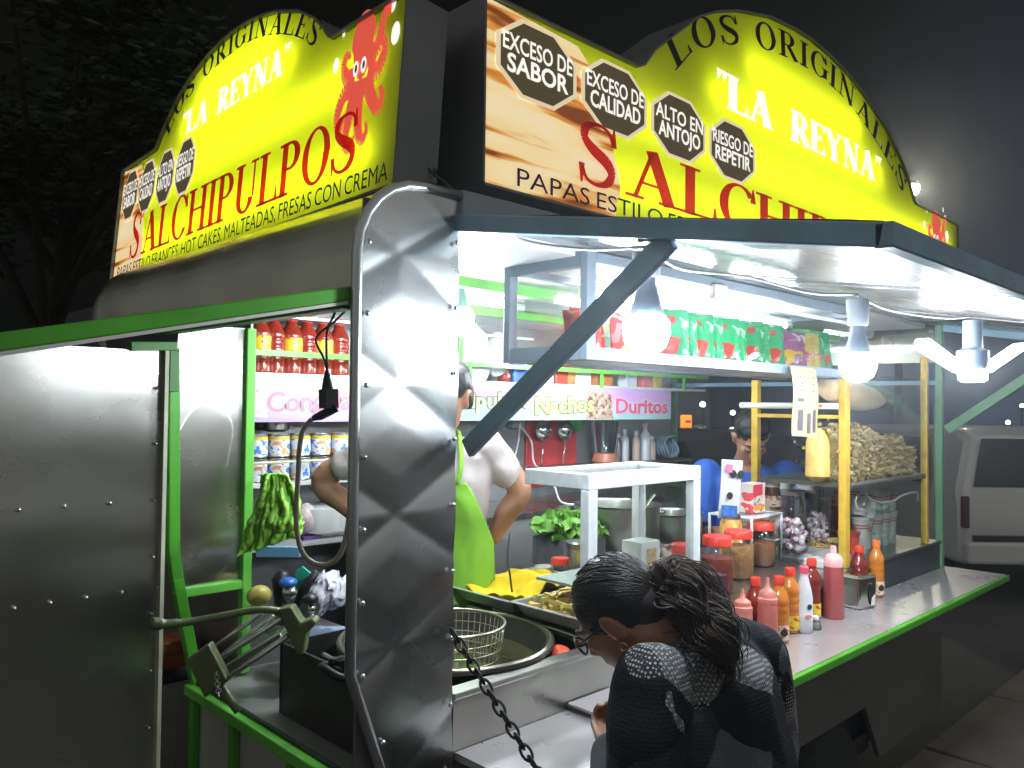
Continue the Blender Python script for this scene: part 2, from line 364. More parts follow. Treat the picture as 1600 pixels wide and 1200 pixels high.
# body under the shelf with wheel arch
poly = [(.24, .30), (1.70, .30), (1.80, .52), (2.33, .52), (2.47, .29), (3.17, .31), (3.17, .93), (.24, .93)]
MB().prism(poly, (0, .004, 0), (1, 0, 0), (0, 0, 1), -.02).build('lower_body', BODYM, cart)
g = MB().box(.25, 3.15, .03, YB, .36, .40); g.box(1.7, 2.5, .06, .07, .3, .9); g.box(.3, 3.1, .5, .56, .28, .36); g.box(.3, 3.1, 1.0, 1.06, .28, .36)
g.build('floor_frame', DARKM, cart)
MB().box(3.16, 3.175, .02, YB, .31, 1.05).build('right_end_panel', BODYM, cart)
MB().box(.30, 3.17, YB, YB + .012, .31, 2.06).build('back_wall', mat('back_wall_sheet', (.36, .37, .38), .42, .55, .002, 5, .18, 3), cart)
for yy in (.10, 1.30):
    g = MB().lathe([(.12, -.075), (.24, -.075), (.262, -.05), (.262, .05), (.24, .075), (.12, .075)], (2.07, yy, .263), 32, Matrix.Rotation(R_(90), 3, 'X'))
    wh = g.build('wheel', mat('tyre_rubber', (.018, .018, .018), .8, 0, .002, 60), cart, smooth=40)
    h = MB().lathe([(.0, -.062), (.03, -.066), (.05, -.05), (.11, -.045), (.14, -.07), (.15, -.07), (.15, .07), (0, .07)], (2.07, yy, .263), 24, Matrix.Rotation(R_(90), 3, 'X'))
    h.build('rim', mat('green_rim', (.05, .20, .03), .4), wh, smooth=40)
MB().tube([(3.17, .7, .38), (3.7, .7, .38)], .03, 8).build('drawbar', DARKM, cart)
# right-end posts, back posts
MB().box(3.128, 3.158, -.014, .016, .95, 2.052).build('front_post', GREYG, cart, bev=.003)
MB().box(3.13, 3.16, YB - .03, YB - .002, 1.0, 2.04).build('back_post', GREYG, cart, bev=.003)
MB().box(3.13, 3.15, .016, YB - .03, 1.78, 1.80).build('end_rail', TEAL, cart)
MB().box(3.155, 3.17, .0, .03, 1.2, 1.72).build('hinge_strip', BODYM, cart)
# ---- front awning
z0, dz, dep = 2.047, .150, .885
def aw(x, y): return V((x, -y * math.cos(math.atan(dz / dep)) * 1, z0 - y * dz / dep))
MB().add([aw(.26, .01) + V((0, 0, .012)), aw(3.16, .01) + V((0, 0, .012)), aw(3.16, dep) + V((0, 0, .012)), aw(.26, dep) + V((0, 0, .012)),
    aw(.26, .01) + V((0, 0, .016)), aw(3.16, .01) + V((0, 0, .016)), aw(3.16, dep) + V((0, 0, .016)), aw(.26, dep) + V((0, 0, .016))],
    [(0, 1, 2, 3), (4, 5, 6, 7), (0, 1, 5, 4), (1, 2, 6, 5), (2, 3, 7, 6), (3, 0, 4, 7)])
def awg(lift):
    def f(s, t):
        q = aw(.25 + s * 2.9, .005 + t * (dep - .01)); q.z += lift + .004 * mnoise.noise((s * 9, t * 4, 2)); return q
    return f
g = MB().grid(awg(.008), 60, 20); g.grid(awg(.016), 60, 20); g.build('awning_sheet', UNDER, cart, smooth=180)
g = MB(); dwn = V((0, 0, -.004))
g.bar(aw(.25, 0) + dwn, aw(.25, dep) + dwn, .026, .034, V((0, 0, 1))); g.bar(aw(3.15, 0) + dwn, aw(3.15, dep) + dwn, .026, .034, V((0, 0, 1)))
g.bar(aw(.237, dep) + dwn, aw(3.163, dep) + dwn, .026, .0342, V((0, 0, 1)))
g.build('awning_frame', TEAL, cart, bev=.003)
for xx in (1.2, 2.2): MB().bar(aw(xx, .02) + V((0, 0, .004)), aw(xx, dep - .014) + V((0, 0, .004)), .022, .004, V((0, 0, 1))).build('awning_rib', UNDER, cart)
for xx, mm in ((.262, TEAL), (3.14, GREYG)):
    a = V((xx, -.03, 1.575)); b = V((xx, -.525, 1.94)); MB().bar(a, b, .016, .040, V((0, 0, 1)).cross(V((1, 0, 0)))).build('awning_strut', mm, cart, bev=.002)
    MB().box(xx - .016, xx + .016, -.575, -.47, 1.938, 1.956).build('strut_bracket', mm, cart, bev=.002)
# ---- left awning
def al(x, y): return V((x, y, 1.872 + x * .225))
g = MB(); g.bar(al(0, .012), al(-1.0, .012), .024, .026, V((0, 0, 1))); g.bar(al(0, 1.0), al(-1.0, 1.0), .024, .026, V((0, 0, 1))); g.bar(al(-1.0, 0), al(-1.0, 1.012), .024, .026, V((0, 0, 1)))
g.build('end_awning_frame', GREEN, cart, bev=.003)
MB().add([al(-.01, .0) + V((0, 0, -.02)), al(-.99, .0) + V((0, 0, -.02)), al(-.99, 1.01) + V((0, 0, -.02)), al(-.01, 1.01) + V((0, 0, -.02)),
    al(-.01, .0) + V((0, 0, -.014)), al(-.99, .0) + V((0, 0, -.014)), al(-.99, 1.01) + V((0, 0, -.014)), al(-.01, 1.01) + V((0, 0, -.014))],
    [(3, 2, 1, 0), (4, 5, 6, 7), (0, 1, 5, 4), (1, 2, 6, 5), (2, 3, 7, 6), (3, 0, 4, 7)]).build('end_awning_sheet', mat('pale_awning', (.62, .6, .55), .45), cart)
# ---- chain of the shelf
def chain_links(a, b, n, size, mb):
    a = V(a); b = V(b); d = (b - a); t = d.normalized(); ln = d.length / n
    for i in range(n):
        c = a + d * ((i + .5) / n); s = V((1, 0, 0)) if i % 2 else t.cross(V((1, 0, 0))).normalized()
        s = (s - t * s.dot(t)).normalized(); s = (Matrix.Rotation(R_(28), 3, t) @ s)
        mb.tube([c + t * (ln * .72 * math.cos(q)) + s * (size * math.sin(q)) for q in [2 * math.pi * k / 12 for k in range(12)]], size * .30, 6, True)
g = MB(); a = ony(-.03, 706, 985); b = V((.275, -.262, .952)); chain_links(a, b, 15, .0095, g)
g.build('shelf_chain', DARKM, cart, smooth=180)
# ---- back shelves inside
SHW = mat('white_shelf', (.66, .66, .66), .4, .1)
MB().box(.33, 3.12, 1.22, YB, 1.752, 1.764).build('upper_shelf', SHW, cart)
g = MB().bar((.33, 1.215, 1.83), (3.13, 1.215, 1.83), .012, .018); 
for x in (.95, 1.35, 2.2, 2.9): g.bar((x, 1.2151, 1.75), (x, 1.2151, 1.821), .012, .014)
g.build('shelf_rail', LIME, cart)
for x in (1.28,): MB().box(x - .012, x + .012, 1.19, 1.209, 1.75, 2.035).build('shelf_post', LIME, cart, bev=.002)
g = MB().box(.3, 3.12, .95, .975, 2.0, 2.03); g.box(.3, 3.12, .45, .475, 2.0, 2.03); g.build('ceiling_beam', LIME, cart)
MB().box(.3, 1.75, 1.24, YB, 1.955, 1.965).build('top_shelf', SHW, cart)
MB().box(.33, 1.0, 1.24, YB, 1.378, 1.392).build('can_shelf', SHW, cart); MB().tube([(.33, 1.235, 1.462), (1.0, 1.235, 1.462)], .004, 6).build('can_rail', SHW, cart)
MB().box(.33, 1.0, 1.22, YB, 1.168, 1.180).build('plate_shelf', SHW, cart)
MB().box(1.9, 3.12, 1.30, YB, 1.36, 1.372).build('back_ledge', STEEL_D, cart)
MB().box(.95, 3.12, 1.05, YB, 1.20, 1.222).build('back_counter', STEEL, cart)
MB().box(.95, 3.12, 1.06, 1.07, .4, 1.2).build('back_counter_front', mat('pale_steel_front', (.5, .5, .48), .4, .5, .002, 5, .15, 3), cart)
MB().box(.32, .50, .62, .94, .985, 1.0).build('side_counter', STEEL, cart)
# riser under the popcorn case
MB().box(2.13, 3.126, -.004, .40, .951, 1.062).build('case_riser', mat('dark_riser', (.055, .06, .068), .4, .4, .001, 20, .3, 5), cart)
MB().box(2.125, 3.126, -.012, .41, 1.063, 1.075).build('riser_top', STEEL_D, cart, bev=.002)
# wires under the sign corner
g = MB(); q = [atf(x, y, 1.66) for x, y in ((668, 262), (682, 275), (700, 290), (706, 300), (692, 305), (680, 322))]; g.tube(bez(q, 6), .003, 6)
q = [atf(x, y, 1.67) for x, y in ((660, 258), (676, 262), (682, 272), (672, 275), (662, 262))]; g.tube(bez(q, 6), .003, 6)
g.build('loose_wire', BLACKP, cart, smooth=180)
# ---------------------------------------------------------------- lettering
def font_tris(txt, bold=0., sx=1.):
    cu = bpy.data.curves.new('t', 'FONT'); cu.body = txt; cu.size = 1; cu.offset = bold; cu.resolution_u = 3; cu.fill_mode = 'FRONT'
    o = bpy.data.objects.new('t', cu); COL.objects.link(o); bpy.context.view_layer.update()
    me = bpy.data.meshes.new_from_object(o.evaluated_get(bpy.context.evaluated_depsgraph_get()))
    vs = [(q.co.x, q.co.y) for q in me.vertices]; fs = [tuple(p.vertices) for p in me.polygons]
    bpy.data.objects.remove(o); bpy.data.curves.remove(cu); bpy.data.meshes.remove(me)
    x0 = min(q[0] for q in vs); x1 = max(q[0] for q in vs)
    font_tris.w = x1 - x0
    return [((a - x0) / (x1 - x0), b / .72) for a, b in vs], fs     # width 0..1, cap height 1
def put_text(mb, txt, u0, u1, fn, bold=0.):
    vs, fs = font_tris(txt, bold); mb.add([fn(u0 + (u1 - u0) * a, b) for a, b in vs], fs)
T, t_ = .17, .055
def stem(x, y0=0, y1=1, w=T): return [((x, y0), (x, y1), w)]
def serif(x, y, w=.34): return [((x - w / 2, y), (x + w / 2, y), t_)]
def foot(x, w=.34): return serif(x, t_ / 2, w) + serif(x, 1 - t_ / 2, w)
def arcs(cx, cy, rx, ry, a0, a1, n=18, th=T, tn=t_):
    out = []
    for i in range(n):
        a = R_(a0 + (a1 - a0) * i / n); b = R_(a0 + (a1 - a0) * (i + 1) / n); w0 = tn + (th - tn) * abs(math.cos(a)) ** 1.5; w1 = tn + (th - tn) * abs(math.cos(b)) ** 1.5
        out.append(((cx + (rx - w0 / 2) * math.cos(a), cy + (ry - w0 / 2) * math.sin(a)), (cx + (rx - w1 / 2) * math.cos(b), cy + (ry - w1 / 2) * math.sin(b)), (w0, w1)))
    return out
GL = {}
GL['I'] = (.36, stem(.18) + foot(.18))
GL['L'] = (.66, stem(.18) + foot(.18) + [((.18, t_ / 2), (.62, t_ / 2), t_), ((.62, .0), (.62, .28), (.10, .03))])
GL['H'] = (.86, stem(.18) + foot(.18) + stem(.68) + foot(.68) + [((.18, .52), (.68, .52), t_)])
GL['E'] = (.68, stem(.18) + foot(.18) + [((.18, t_ / 2), (.62, t_ / 2), t_), ((.18, 1 - t_ / 2), (.60, 1 - t_ / 2), t_), ((.18, .52), (.46, .52), t_), ((.62, 0), (.62, .28), (.10, .03)), ((.60, 1), (.60, .74), (.10, .03)), ((.46, .42), (.46, .62), .05)])
GL['A'] = (.82, [((.13, 0), (.40, 1), t_ * 1.1), ((.38, 1), (.66, 0), T * 1.08), ((.2, .33), (.58, .33), t_)] + serif(.13, t_ / 2, .26) + serif(.66, t_ / 2, .34))
GL['N'] = (.86, [((.16, 0), (.16, 1), t_ * 1.1), ((.15, 1), (.68, 0), T * 1.08), ((.69, 0), (.69, 1), t_ * 1.1)] + serif(.16, t_ / 2, .28) + serif(.12, 1 - t_ / 2, .2) + serif(.69, 1 - t_ / 2, .28))
GL['Y'] = (.80, [((.13, 1), (.40, .45), T), ((.40, .45), (.66, 1), t_ * 1.1), ((.40, 0), (.40, .47), T)] + serif(.13, 1 - t_ / 2, .30) + serif(.66, 1 - t_ / 2, .24) + serif(.40, t_ / 2))
GL['P'] = (.70, stem(.18) + foot(.18) + arcs(.34, .73, .30, .27, -90, 90) + [((.18, 1 - t_ / 2), (.34, 1 - t_ / 2), t_), ((.18, .46 + t_ / 2), (.34, .46 + t_ / 2), t_)])
GL['R'] = (.80, GL['P'][1] + [((.38, .48), (.68, .0), T)] + serif(.70, t_ / 2, .16))
GL['O'] = (.82, arcs(.41, .5, .38, .52, 0, 360, 40))
GL['C'] = (.76, arcs(.42, .5, .38, .52, 40, 320, 34) + [((.70, .68), (.70, 1.0), (.12, .03)), ((.70, .22), (.70, .12), (.05, .03))])
GL['G'] = (.82, arcs(.42, .5, .38, .52, 40, 320, 34) + [((.70, .68), (.70, 1.0), (.12, .03)), ((.68, .06), (.68, .42), T)] + serif(.68, .43, .30))
GL['U'] = (.84, [((.18, .28), (.18, 1), T), ((.68, .28), (.68, 1), t_ * 1.1)] + serif(.18, 1 - t_ / 2) + serif(.68, 1 - t_ / 2, .26) + arcs(.40, .30, .305, .32, 180, 352, 20, T, t_))
def sglyph():
    P = bez([(.60, .76, 0), (.52, .93, 0), (.34, .985, 0), (.16, .90, 0), (.13, .72, 0), (.28, .56, 0), (.48, .43, 0), (.58, .26, 0), (.50, .08, 0), (.32, .015, 0), (.16, .08, 0), (.09, .26, 0)], 4)
    k = len(P); W = [t_ + (T * 1.15 - t_) * max(0, math.exp(-((i / k - .5) / .16) ** 2), .55 * math.exp(-((i / k - .30) / .08) ** 2), .55 * math.exp(-((i / k - .68) / .08) ** 2)) for i in range(k)]
    return [((P[i].x, P[i].y), (P[i + 1].x, P[i + 1].y), (W[i], W[i + 1])) for i in range(k - 1)] + [((.61, .70), (.61, 1.0), (.10, .03)), ((.08, .30), (.08, .0), (.10, .03))]
GL['S'] = (.70, sglyph())
GL['"'] = (.34, [((.08, .72), (.12, 1.0), (.02, .12)), ((.24, .72), (.28, 1.0), (.02, .12))])
GL[' '] = (.42, [])
def glyph(mb, ch, fn, n0=0., wm_=1.):                       # fn(x, y, n) places the letter box point
    n = n0
    for a, b, wd in GL[ch][1]:
        w0, w1 = wd if isinstance(wd, tuple) else (wd, wd); w0 *= wm_; w1 *= wm_
        d = V((b[0] - a[0], b[1] - a[1])); 
        if d.length < 1e-6: continue
        e = d.normalized() * .004; p = V((-d.y, d.x)).normalized(); a2 = V(a) - e; b2 = V(b) + e
        q = [a2 + p * w0 / 2, b2 + p * w1 / 2, b2 - p * w1 / 2, a2 - p * w0 / 2]
        mb.add([fn(k.x, k.y, n) for k in q], [(0, 1, 2, 3)]); n += .00004
def serif_line(mb, txt, u0, u1, base, h, N, wm_=1.):
    tot = sum(GL[c][0] for c in txt); k = (u1 - u0) / tot; x = u0
    for c in txt:
        glyph(mb, c, lambda a, b, n, x=x: (x + a * k, -(N + n), base + b * h), 0, wm_); x += GL[c][0] * k
def serif_arc(mb, txt, pts, h, wk, N, k0=0, k1=99):
    P = bez([(a, b, 0) for a, b in pts], 20); L = [0]
    for a, b in zip(P[:-1], P[1:]): L.append(L[-1] + (b - a).length)
    tot = sum(GL[c][0] for c in txt); s = 0
    def at(d):
        for i in range(len(P) - 1):
            if L[i + 1] >= d: return P[i] + (P[i + 1] - P[i]) * ((d - L[i]) / (L[i + 1] - L[i])), (P[i + 1] - P[i]).normalized()
        return P[-1], (P[-1] - P[-2]).normalized()
    for ci, c in enumerate(txt):
        w_ = GL[c][0] / tot * L[-1]; p, t = at(s + w_ / 2); nn = V((-t.y, t.x, 0)); k = L[-1] / tot * wk; hw = GL[c][0] / 2
        def fn(a, b, n, p=p, t=t, nn=nn, k=k, hw=hw):
            q = p + t * ((a - hw) * k) + nn * (b * h); return (q.x, -(N + n), q.y)
        if k0 <= ci < k1: glyph(mb, c, fn)
        s += w_

# ---------------------------------------------------------------- backlit signs
YEL = sheer('yellow_green_vinyl', (.62, .74, .010)); REDV = sheer('red_vinyl', (.85, .035, .03)); BLUEV = sheer('navy_vinyl', (.03, .025, .12)); WHV = print_('white_vinyl', (.93, .92, .84), .95)
CREAM = print_('cream_vinyl', (.80, .68, .44), .75); BRNV = print_('dark_brown_vinyl', (.095, .07, .03), .5); PINKV = print_('pale_red_vinyl', (.78, .09, .055), .75)
def pancake_vinyl():
    mt = mat('pancake_print', (.9, .7, .4), .4); n = mt.node_tree.nodes; l = mt.node_tree.links; pb = n['Principled BSDF']
    t = n.new('ShaderNodeTexCoord'); mp = n.new('ShaderNodeMapping'); mp.inputs['Scale'].default_value = (1.1, 1, 13); l.new(t.outputs['Object'], mp.inputs[0])
    no = n.new('ShaderNodeTexNoise'); no.inputs['Scale'].default_value = 1.6; no.inputs['Detail'].default_value = 3; no.inputs['Distortion'].default_value = .5; l.new(mp.outputs[0], no.inputs[0])
    cr = n.new('ShaderNodeValToRGB'); e = cr.color_ramp.elements; e[0].position = .36; e[0].color = (.22, .05, .008, 1); e[1].position = .62; e[1].color = (.95, .80, .50, 1)
    x = e.new(.43); x.color = (.72, .28, .04, 1); x = e.new(.49); x.color = (.94, .70, .34, 1)
    l.new(no.outputs[0], cr.inputs[0])
    l.new(cr.outputs[0], pb.inputs['Base Color']); l.new(cr.outputs[0], pb.inputs['Emission Color']); pb.inputs['Emission Strength'].default_value = .5
    return mt
PANV = pancake_vinyl()
TUBE_S = emis('sign_tube_light', (1, .98, .92), 11.5)
ARCH = [(.176, .412), (.185, .425), (.20, .479), (.269, .643), (.30, .69), (.339, .735), (.404, .785), (.46, .803), (.50, .806), (.55, .795), (.60, .77), (.643, .737), (.717, .655), (.77, .56), (.80, .479), (.815, .425), (.824, .412)]
def sign(name, label, mw, Wd, k, depth):
    """Wd width, k squash of the arch; local x along the sign, -y outward, z up"""
    H = .408
    def az(z): return z if z < .41 else .41 + (z - .41) * k
    root = thing(name, label, 'sign', mw=mw)
    arch = [(u * Wd, az(z)) for u, z in ARCH]
    out = [(0, 0), (Wd, 0), (Wd, H)] + list(reversed(arch)) + [(0, H)]
    MB().prism(out, (0, 0, 0), (1, 0, 0), (0, 0, 1), 0).build('sign_face', YEL, root, local=True)
    g = MB(); n = len(out)
    for i in range(n):
        a, b = out[i], out[(i + 1) % n]; d = V((b[0] - a[0], b[1] - a[1])); p = V((d.y, -d.x)).normalized() * .006
        q = [(a[0] + p.x * s, yy, a[1] + p.y * s) for s in (0, 1) for yy in (-.012, depth)]; r = [(b[0] + p.x * s, yy, b[1] + p.y * s) for s in (0, 1) for yy in (-.012, depth)]
        g.add(q + r, [(0, 1, 5, 4), (2, 6, 7, 3), (0, 4, 6, 2), (1, 3, 7, 5)])
    g.prism(out, (0, depth, 0), (1, 0, 0), (0, 0, 1), -.004)
    g.build('sign_case', CASEM, root, local=True)
    g = MB()
    for z in (.10, .29): g.tube([(.10, min(depth * .48, .056), z), (Wd - .10, min(depth * .48, .056), z)], .011, 8)
    for z, a, b in ((.46, .29, .71), (.60, .36, .64)):
        if az(z) < .41 + .39 * k - .06: g.tube([(a * Wd, min(depth * .48, .056), az(z)), (b * Wd, min(depth * .48, .056), az(z))], .011, 8)
    g.build('light_tube', TUBE_S, root, local=True)
    g = MB(); edge = [(0, 0), (.15 * Wd, 0)] + [((.15 + .006 * math.sin(i * 1.3)) * Wd - (.03 * Wd if i > 4 else 0), .03 + i * .045) for i in range(8)] + [(.10 * Wd, .395), (0, .408)]
    g.prism([(a + (.002 if a == 0 else 0), b) for a, b in edge], (0, -.0015, 0), (1, 0, 0), (0, 0, 1), 0); g.build('pancake_picture', PANV, root, local=True)
    # octagonal warning stamps
    ow, oh = .0445 * Wd, .092
    names = (('EXCESO DE', 'SABOR'), ('EXCESO DE', 'CALIDAD'), ('ALTO EN', 'ANTOJO'), ('RIESGO DE', 'REPETIR'))
    for i, (l1, l2) in enumerate(names):
        cx = (.055 + .0925 * i) * Wd; cz = .305 - .002 * i
        def octo(s): return [(cx + ow * s * (1 if False else c), cz + oh * s * d) for c, d in [(math.cos(R_(22.5 + 45 * j)) * 1.06, math.sin(R_(22.5 + 45 * j)) * 1.06) for j in range(8)]]
        st = MB().prism(octo(1.0), (0, -.003 - .0002 * i, 0), (1, 0, 0), (0, 0, 1), 0).build('warning_stamp', CREAM, root, local=True)
        MB().prism(octo(.90), (0, -.0045, 0), (1, 0, 0), (0, 0, 1), 0).build('stamp_centre', BRNV, st, local=True)
        g = MB(); N = .006
        put_text(g, l1, cx - ow * .84, cx + ow * .84, lambda u, v: (u, -N, cz + .008 + v * .040), .012)
        put_text(g, l2, cx - ow * .74, cx + ow * .74, lambda u, v: (u, -N, cz - .040 + v * .042), .02)
        g.build('stamp_words', WHV, st, local=True)
    for k0, k1 in ((0, 3), (4, 14)):
        g = MB(); serif_arc(g, 'LOS ORIGINALES', [(u * Wd, az(z)) for u, z in ((.232, .452), (.262, .535), (.31, .605), (.38, .665), (.45, .695), (.52, .70), (.58, .682), (.64, .635), (.70, .565), (.745, .49), (.775, .42))], .085 * (.4 + .6 * k), .92, .004, k0, k1)
        g.build('arch_lettering', BLUEV, root, local=True)
    for tx, ua, ub in (('"LA', .300, .412), ('REYNA"', .452, .70)):
        g = MB(); serif_line(g, tx, ua * Wd, ub * Wd, az(.435) - .01 - (1 - k) * .02, .105 * (.35 + .65 * k), .004, 1.5); g.build('name_lettering', WHV, root, local=True)
    g = MB(); serif_line(g, 'S', .097 * Wd, .150 * Wd, .066, .155, .008); g.build('main_lettering', REDV, root, local=True); g = MB(); serif_line(g, 'ALCHIPULPOS', .160 * Wd, .915 * Wd, .068, .135, .008)
    g.build('main_lettering', REDV, root, local=True)
    ws = []
    for wd_ in 'PAPAS ESTILO FRANCES, HOT CAKES, MALTEADAS, FRESAS CON CREMA'.split(): vs, fs = font_tris(wd_, 0); ws.append((vs, fs, font_tris.w))
    kk = .952 * Wd / (sum(q[2] for q in ws) + .30 * (len(ws) - 1)); u = .033 * Wd
    for vs, fs, w_ in ws:
        MB().add([(u + a * w_ * kk, -.007, .013 + b * .043) for a, b in vs], fs).build('menu_lettering', BLUEV, root, local=True); u += (w_ + .30) * kk
    # octopus drawing
    g = MB(); ox, oz, sx_ = .905 * Wd, .30, (.55 + .45 * Wd / 3.06) * .95
    def P(a, b, n=.005): return (ox + a * sx_, -n, oz + b)
    hd = [(math.cos(R_(a)) * (.062 if math.sin(R_(a)) > 0 else .05), .055 + math.sin(R_(a)) * (.075 if math.sin(R_(a)) > 0 else .085)) for a in range(0, 360, 12)]
    g.add([P(a, b) for a, b in hd], [tuple(range(len(hd)))])
    arms = [[(-.03, -.02), (-.075, -.01), (-.10, .02), (-.085, .05), (-.065, .035)], [(-.035, -.03), (-.09, -.05), (-.115, -.10), (-.095, -.13), (-.075, -.105)],
            [(-.02, -.03), (-.045, -.10), (-.06, -.16), (-.03, -.185), (-.012, -.155)], [(.0, -.03), (.0, -.11), (.02, -.17), (.05, -.165), (.045, -.135)],
            [(.03, -.03), (.06, -.08), (.10, -.12), (.12, -.09), (.10, -.07)], [(.035, -.02), (.085, -.03), (.115, .01), (.095, .04), (.075, .02)],
            [(.03, .0), (.08, .03), (.095, .08), (.12, .11), (.13, .08)]]
    for j, arm in enumerate(arms):
        q = bez([(a, b, 0) for a, b in arm], 6); k_ = len(q); n = .0052 + j * .0002
        for i in range(k_ - 1):
            d = (q[i + 1] - q[i]).normalized(); p = V((-d.y, d.x, 0)); w0 = .024 * (1 - i / k_) + .004; w1 = .024 * (1 - (i + 1) / k_) + .004
            g.add([P(*(q[i] + p * w0).xy, n), P(*(q[i + 1] + p * w1).xy, n), P(*(q[i + 1] - p * w1).xy, n), P(*(q[i] - p * w0).xy, n)], [(0, 1, 2, 3)])
    oc = g.build('octopus_picture', PINKV, root, local=True)
    g = MB()
    for a in (-.028, .012): g.add([P(a + .014 * math.cos(R_(t)), -.0 + .019 * math.sin(R_(t)), .0068) for t in range(0, 360, 30)], [tuple(range(12))])
    g.build('octopus_eye_white', WHV, oc, local=True); g = MB()
    for a in (-.026, .014): g.add([P(a + .007 * math.cos(R_(t)), -.0 + .010 * math.sin(R_(t)), .0074) for t in range(0, 360, 30)], [tuple(range(12))])
    g.build('octopus_pupil', BRNV, oc, local=True)
    for a, b, r in ((-.15, .06, .02), (.13, .13, .022), (.155, .055, .026), (-.12, .13, .010), (.10, .17, .012)):
        MB().add([P(a + r * .8 * math.cos(R_(t)), b - .02 + r * math.sin(R_(t)), .003) for t in range(0, 360, 30)], [tuple(range(12))]).build('bubble_print', WHV, root, local=True)
    return root
sign('backlit_sign', 'long arched yellow backlit sign over the front awning with four dark octagon stamps', Matrix.Translation((.317, -.0, 2.142)), 3.06, 1.0, .17)
ML = Matrix.Translation((.118, 1.70, 2.066)) @ Matrix.Rotation(R_(-90), 4, 'Z') @ Matrix.Rotation(R_(-5), 4, 'X') @ Matrix.Rotation(R_(-1.4), 4, 'Y')
sign('backlit_sign', 'shorter arched yellow backlit sign with a whole red octopus, over the end awning at left', ML, 1.665, .55, .095)
# ---------------------------------------------------------------- lamps
BULB = emis('bulb_glow', (.84, .93, 1.0), 185); LEDT = emis('led_tube_glow', (.88, .95, 1.0), 60)
def bulb(c, label, r=.047, top=None, group=None, em=BULB, hm=None):
    t = thing('light_bulb', label, 'light bulb', c, group); c = V(c)
    k = r / .047
    MB().lathe([(.0, -.052 * k), (.02 * k, -.050 * k), (.038 * k, -.036 * k), (.047 * k, -.010 * k), (.045 * k, .012 * k), (.036 * k, .024 * k), (.034 * k, .026 * k)], c, 20).build('glass_globe', em, t, smooth=180)
    MB().lathe([(.0355 * k, .024 * k), (.034 * k, .03 * k), (.024 * k, .065 * k), (.018 * k, .085 * k), (.018 * k, .10 * k)], c, 20).build('bulb_body', hm or mat('lamp_body', (.15, .20, .27), .4), t, smooth=40)
    MB().lathe([(.024, .10 * k), (.026, .105 * k), (.030, top), (.0, top)], c, 16).build('socket', mat('socket_grey', (.25, .28, .32), .5), t, smooth=40)
    return t
bulb((.476, -.321, 1.822), 'large glowing white bulb hanging under the awning beside the diagonal strut', top=.150)
bulb((1.35, -.375, 1.790), 'glowing white bulb under the awning in front of the yellow case post', top=.17)
bulb(tuple(atf(715, 496, 2.42)), 'glowing white bulb inside the cart right behind the corner panel', r=.05, top=.105)
# ceiling bulb deeper inside, hidden by the hanging cabinet
bulb((1.9, .85, 1.90), 'glowing ceiling bulb in the middle of the cart behind the snack cabinet', r=.042, top=.13)
lc = V((1.938, -.485, 1.800)); t = thing('folding_lamp', 'bright white folding blade lamp at the far end of the awning', 'lamp', lc)
MB().lathe([(.0, -.045), (.03, -.045), (.04, -.038), (.04, -.012), (.0, -.012)], lc, 20).build('lamp_core', BULB, t, smooth=60)
MB().lathe([(.038, -.011), (.045, .02), (.045, .05), (.028, .06), (.028, .145), (.0, .145)], lc, 16).build('lamp_body', mat('lamp_body', (.15, .20, .27), .4), t, smooth=40)
for ang in (200, 20, 110):
    d = V((math.cos(R_(ang - 46)), math.sin(R_(ang - 46)), 0)); a = lc + d * .045 + V((0, 0, -.01)); b = lc + d * .20 + V((0, 0, .075))
    bl = MB().bar(a, b, .05, .012).build('lamp_blade', emis('blade_glow', (.92, .95, 1), 40), t)
# ---------------------------------------------------------------- hanging snack cabinet
x0, x1, ya, yb, za, zb = .655, 2.235, -.012, .285, 1.778, 2.045
cab = thing('snack_cabinet', 'long grey framed glass cabinet hanging under the header, filled with bags of snacks', 'display cabinet', (x0, ya, za))
g = MB()
for x in (x0 + .017, x1 - .017):
    for y in (ya + .012, yb - .012): g.bar((x, y, za), (x, y, zb), .034 if y < .1 else .03, .024, V((0, 1, 0)))
for y in (ya + .012, yb - .012):
    g.bar((x0 + .035, y, za + .016), (x1 - .035, y, za + .016), .0235, .032); g.bar((x0 + .035, y, zb - .014), (x1 - .035, y, zb - .014), .0235, .028)
for x in (x0 + .017, x1 - .017):
    g.bar((x, ya + .025, za + .019), (x, yb - .025, za + .019), .03, .038); g.bar((x, ya + .025, zb - .018), (x, yb - .025, zb - .018), .03, .036)
g.build('cabinet_frame', GREYP, cab, bev=.002)
MB().box(x0 + .035, x1 - .035, ya + .026, yb - .026, za + .006, za + .012).build('cabinet_floor', WHITE, cab)
for q in (x0 + .016, x1 - .019): MB().box(q, q + .003, ya + .026, yb - .026, za + .04, zb - .04).build('end_pane', PANE, cab)
MB().box(x0 + .036, x1 - .036, yb - .014, yb - .011, za + .034, zb - .03).build('back_pane', glass('cloudy_pane', (.93, .95, .96), .12, .15), cab)
MB().box(1.42, x1 - .036, ya + .004, ya + .007, za + .034, zb - .067).build('front_pane', PANE, cab)
g = MB().bar((x0 + .05, ya + .013, zb - .06), (x1 - .05, ya + .013, zb - .06), .012, .012); g.build('sliding_rail', WHITEP, cab)
MB().box(x0 + .55, x0 + .62, ya - .012, ya + .01, zb - .062, zb - .02).build('cabinet_latch', mat('beige_plastic', (.5, .47, .40), .5), cab, bev=.003)
tl = thing('led_tube', 'glowing led tube along the top of the snack cabinet', 'lamp', (1.0, .14, 1.985))
MB().tube([(.92, .20, 1.984), (2.06, .20, 1.984)], .009, 8).build('tube_glass', LEDT, tl, smooth=180)
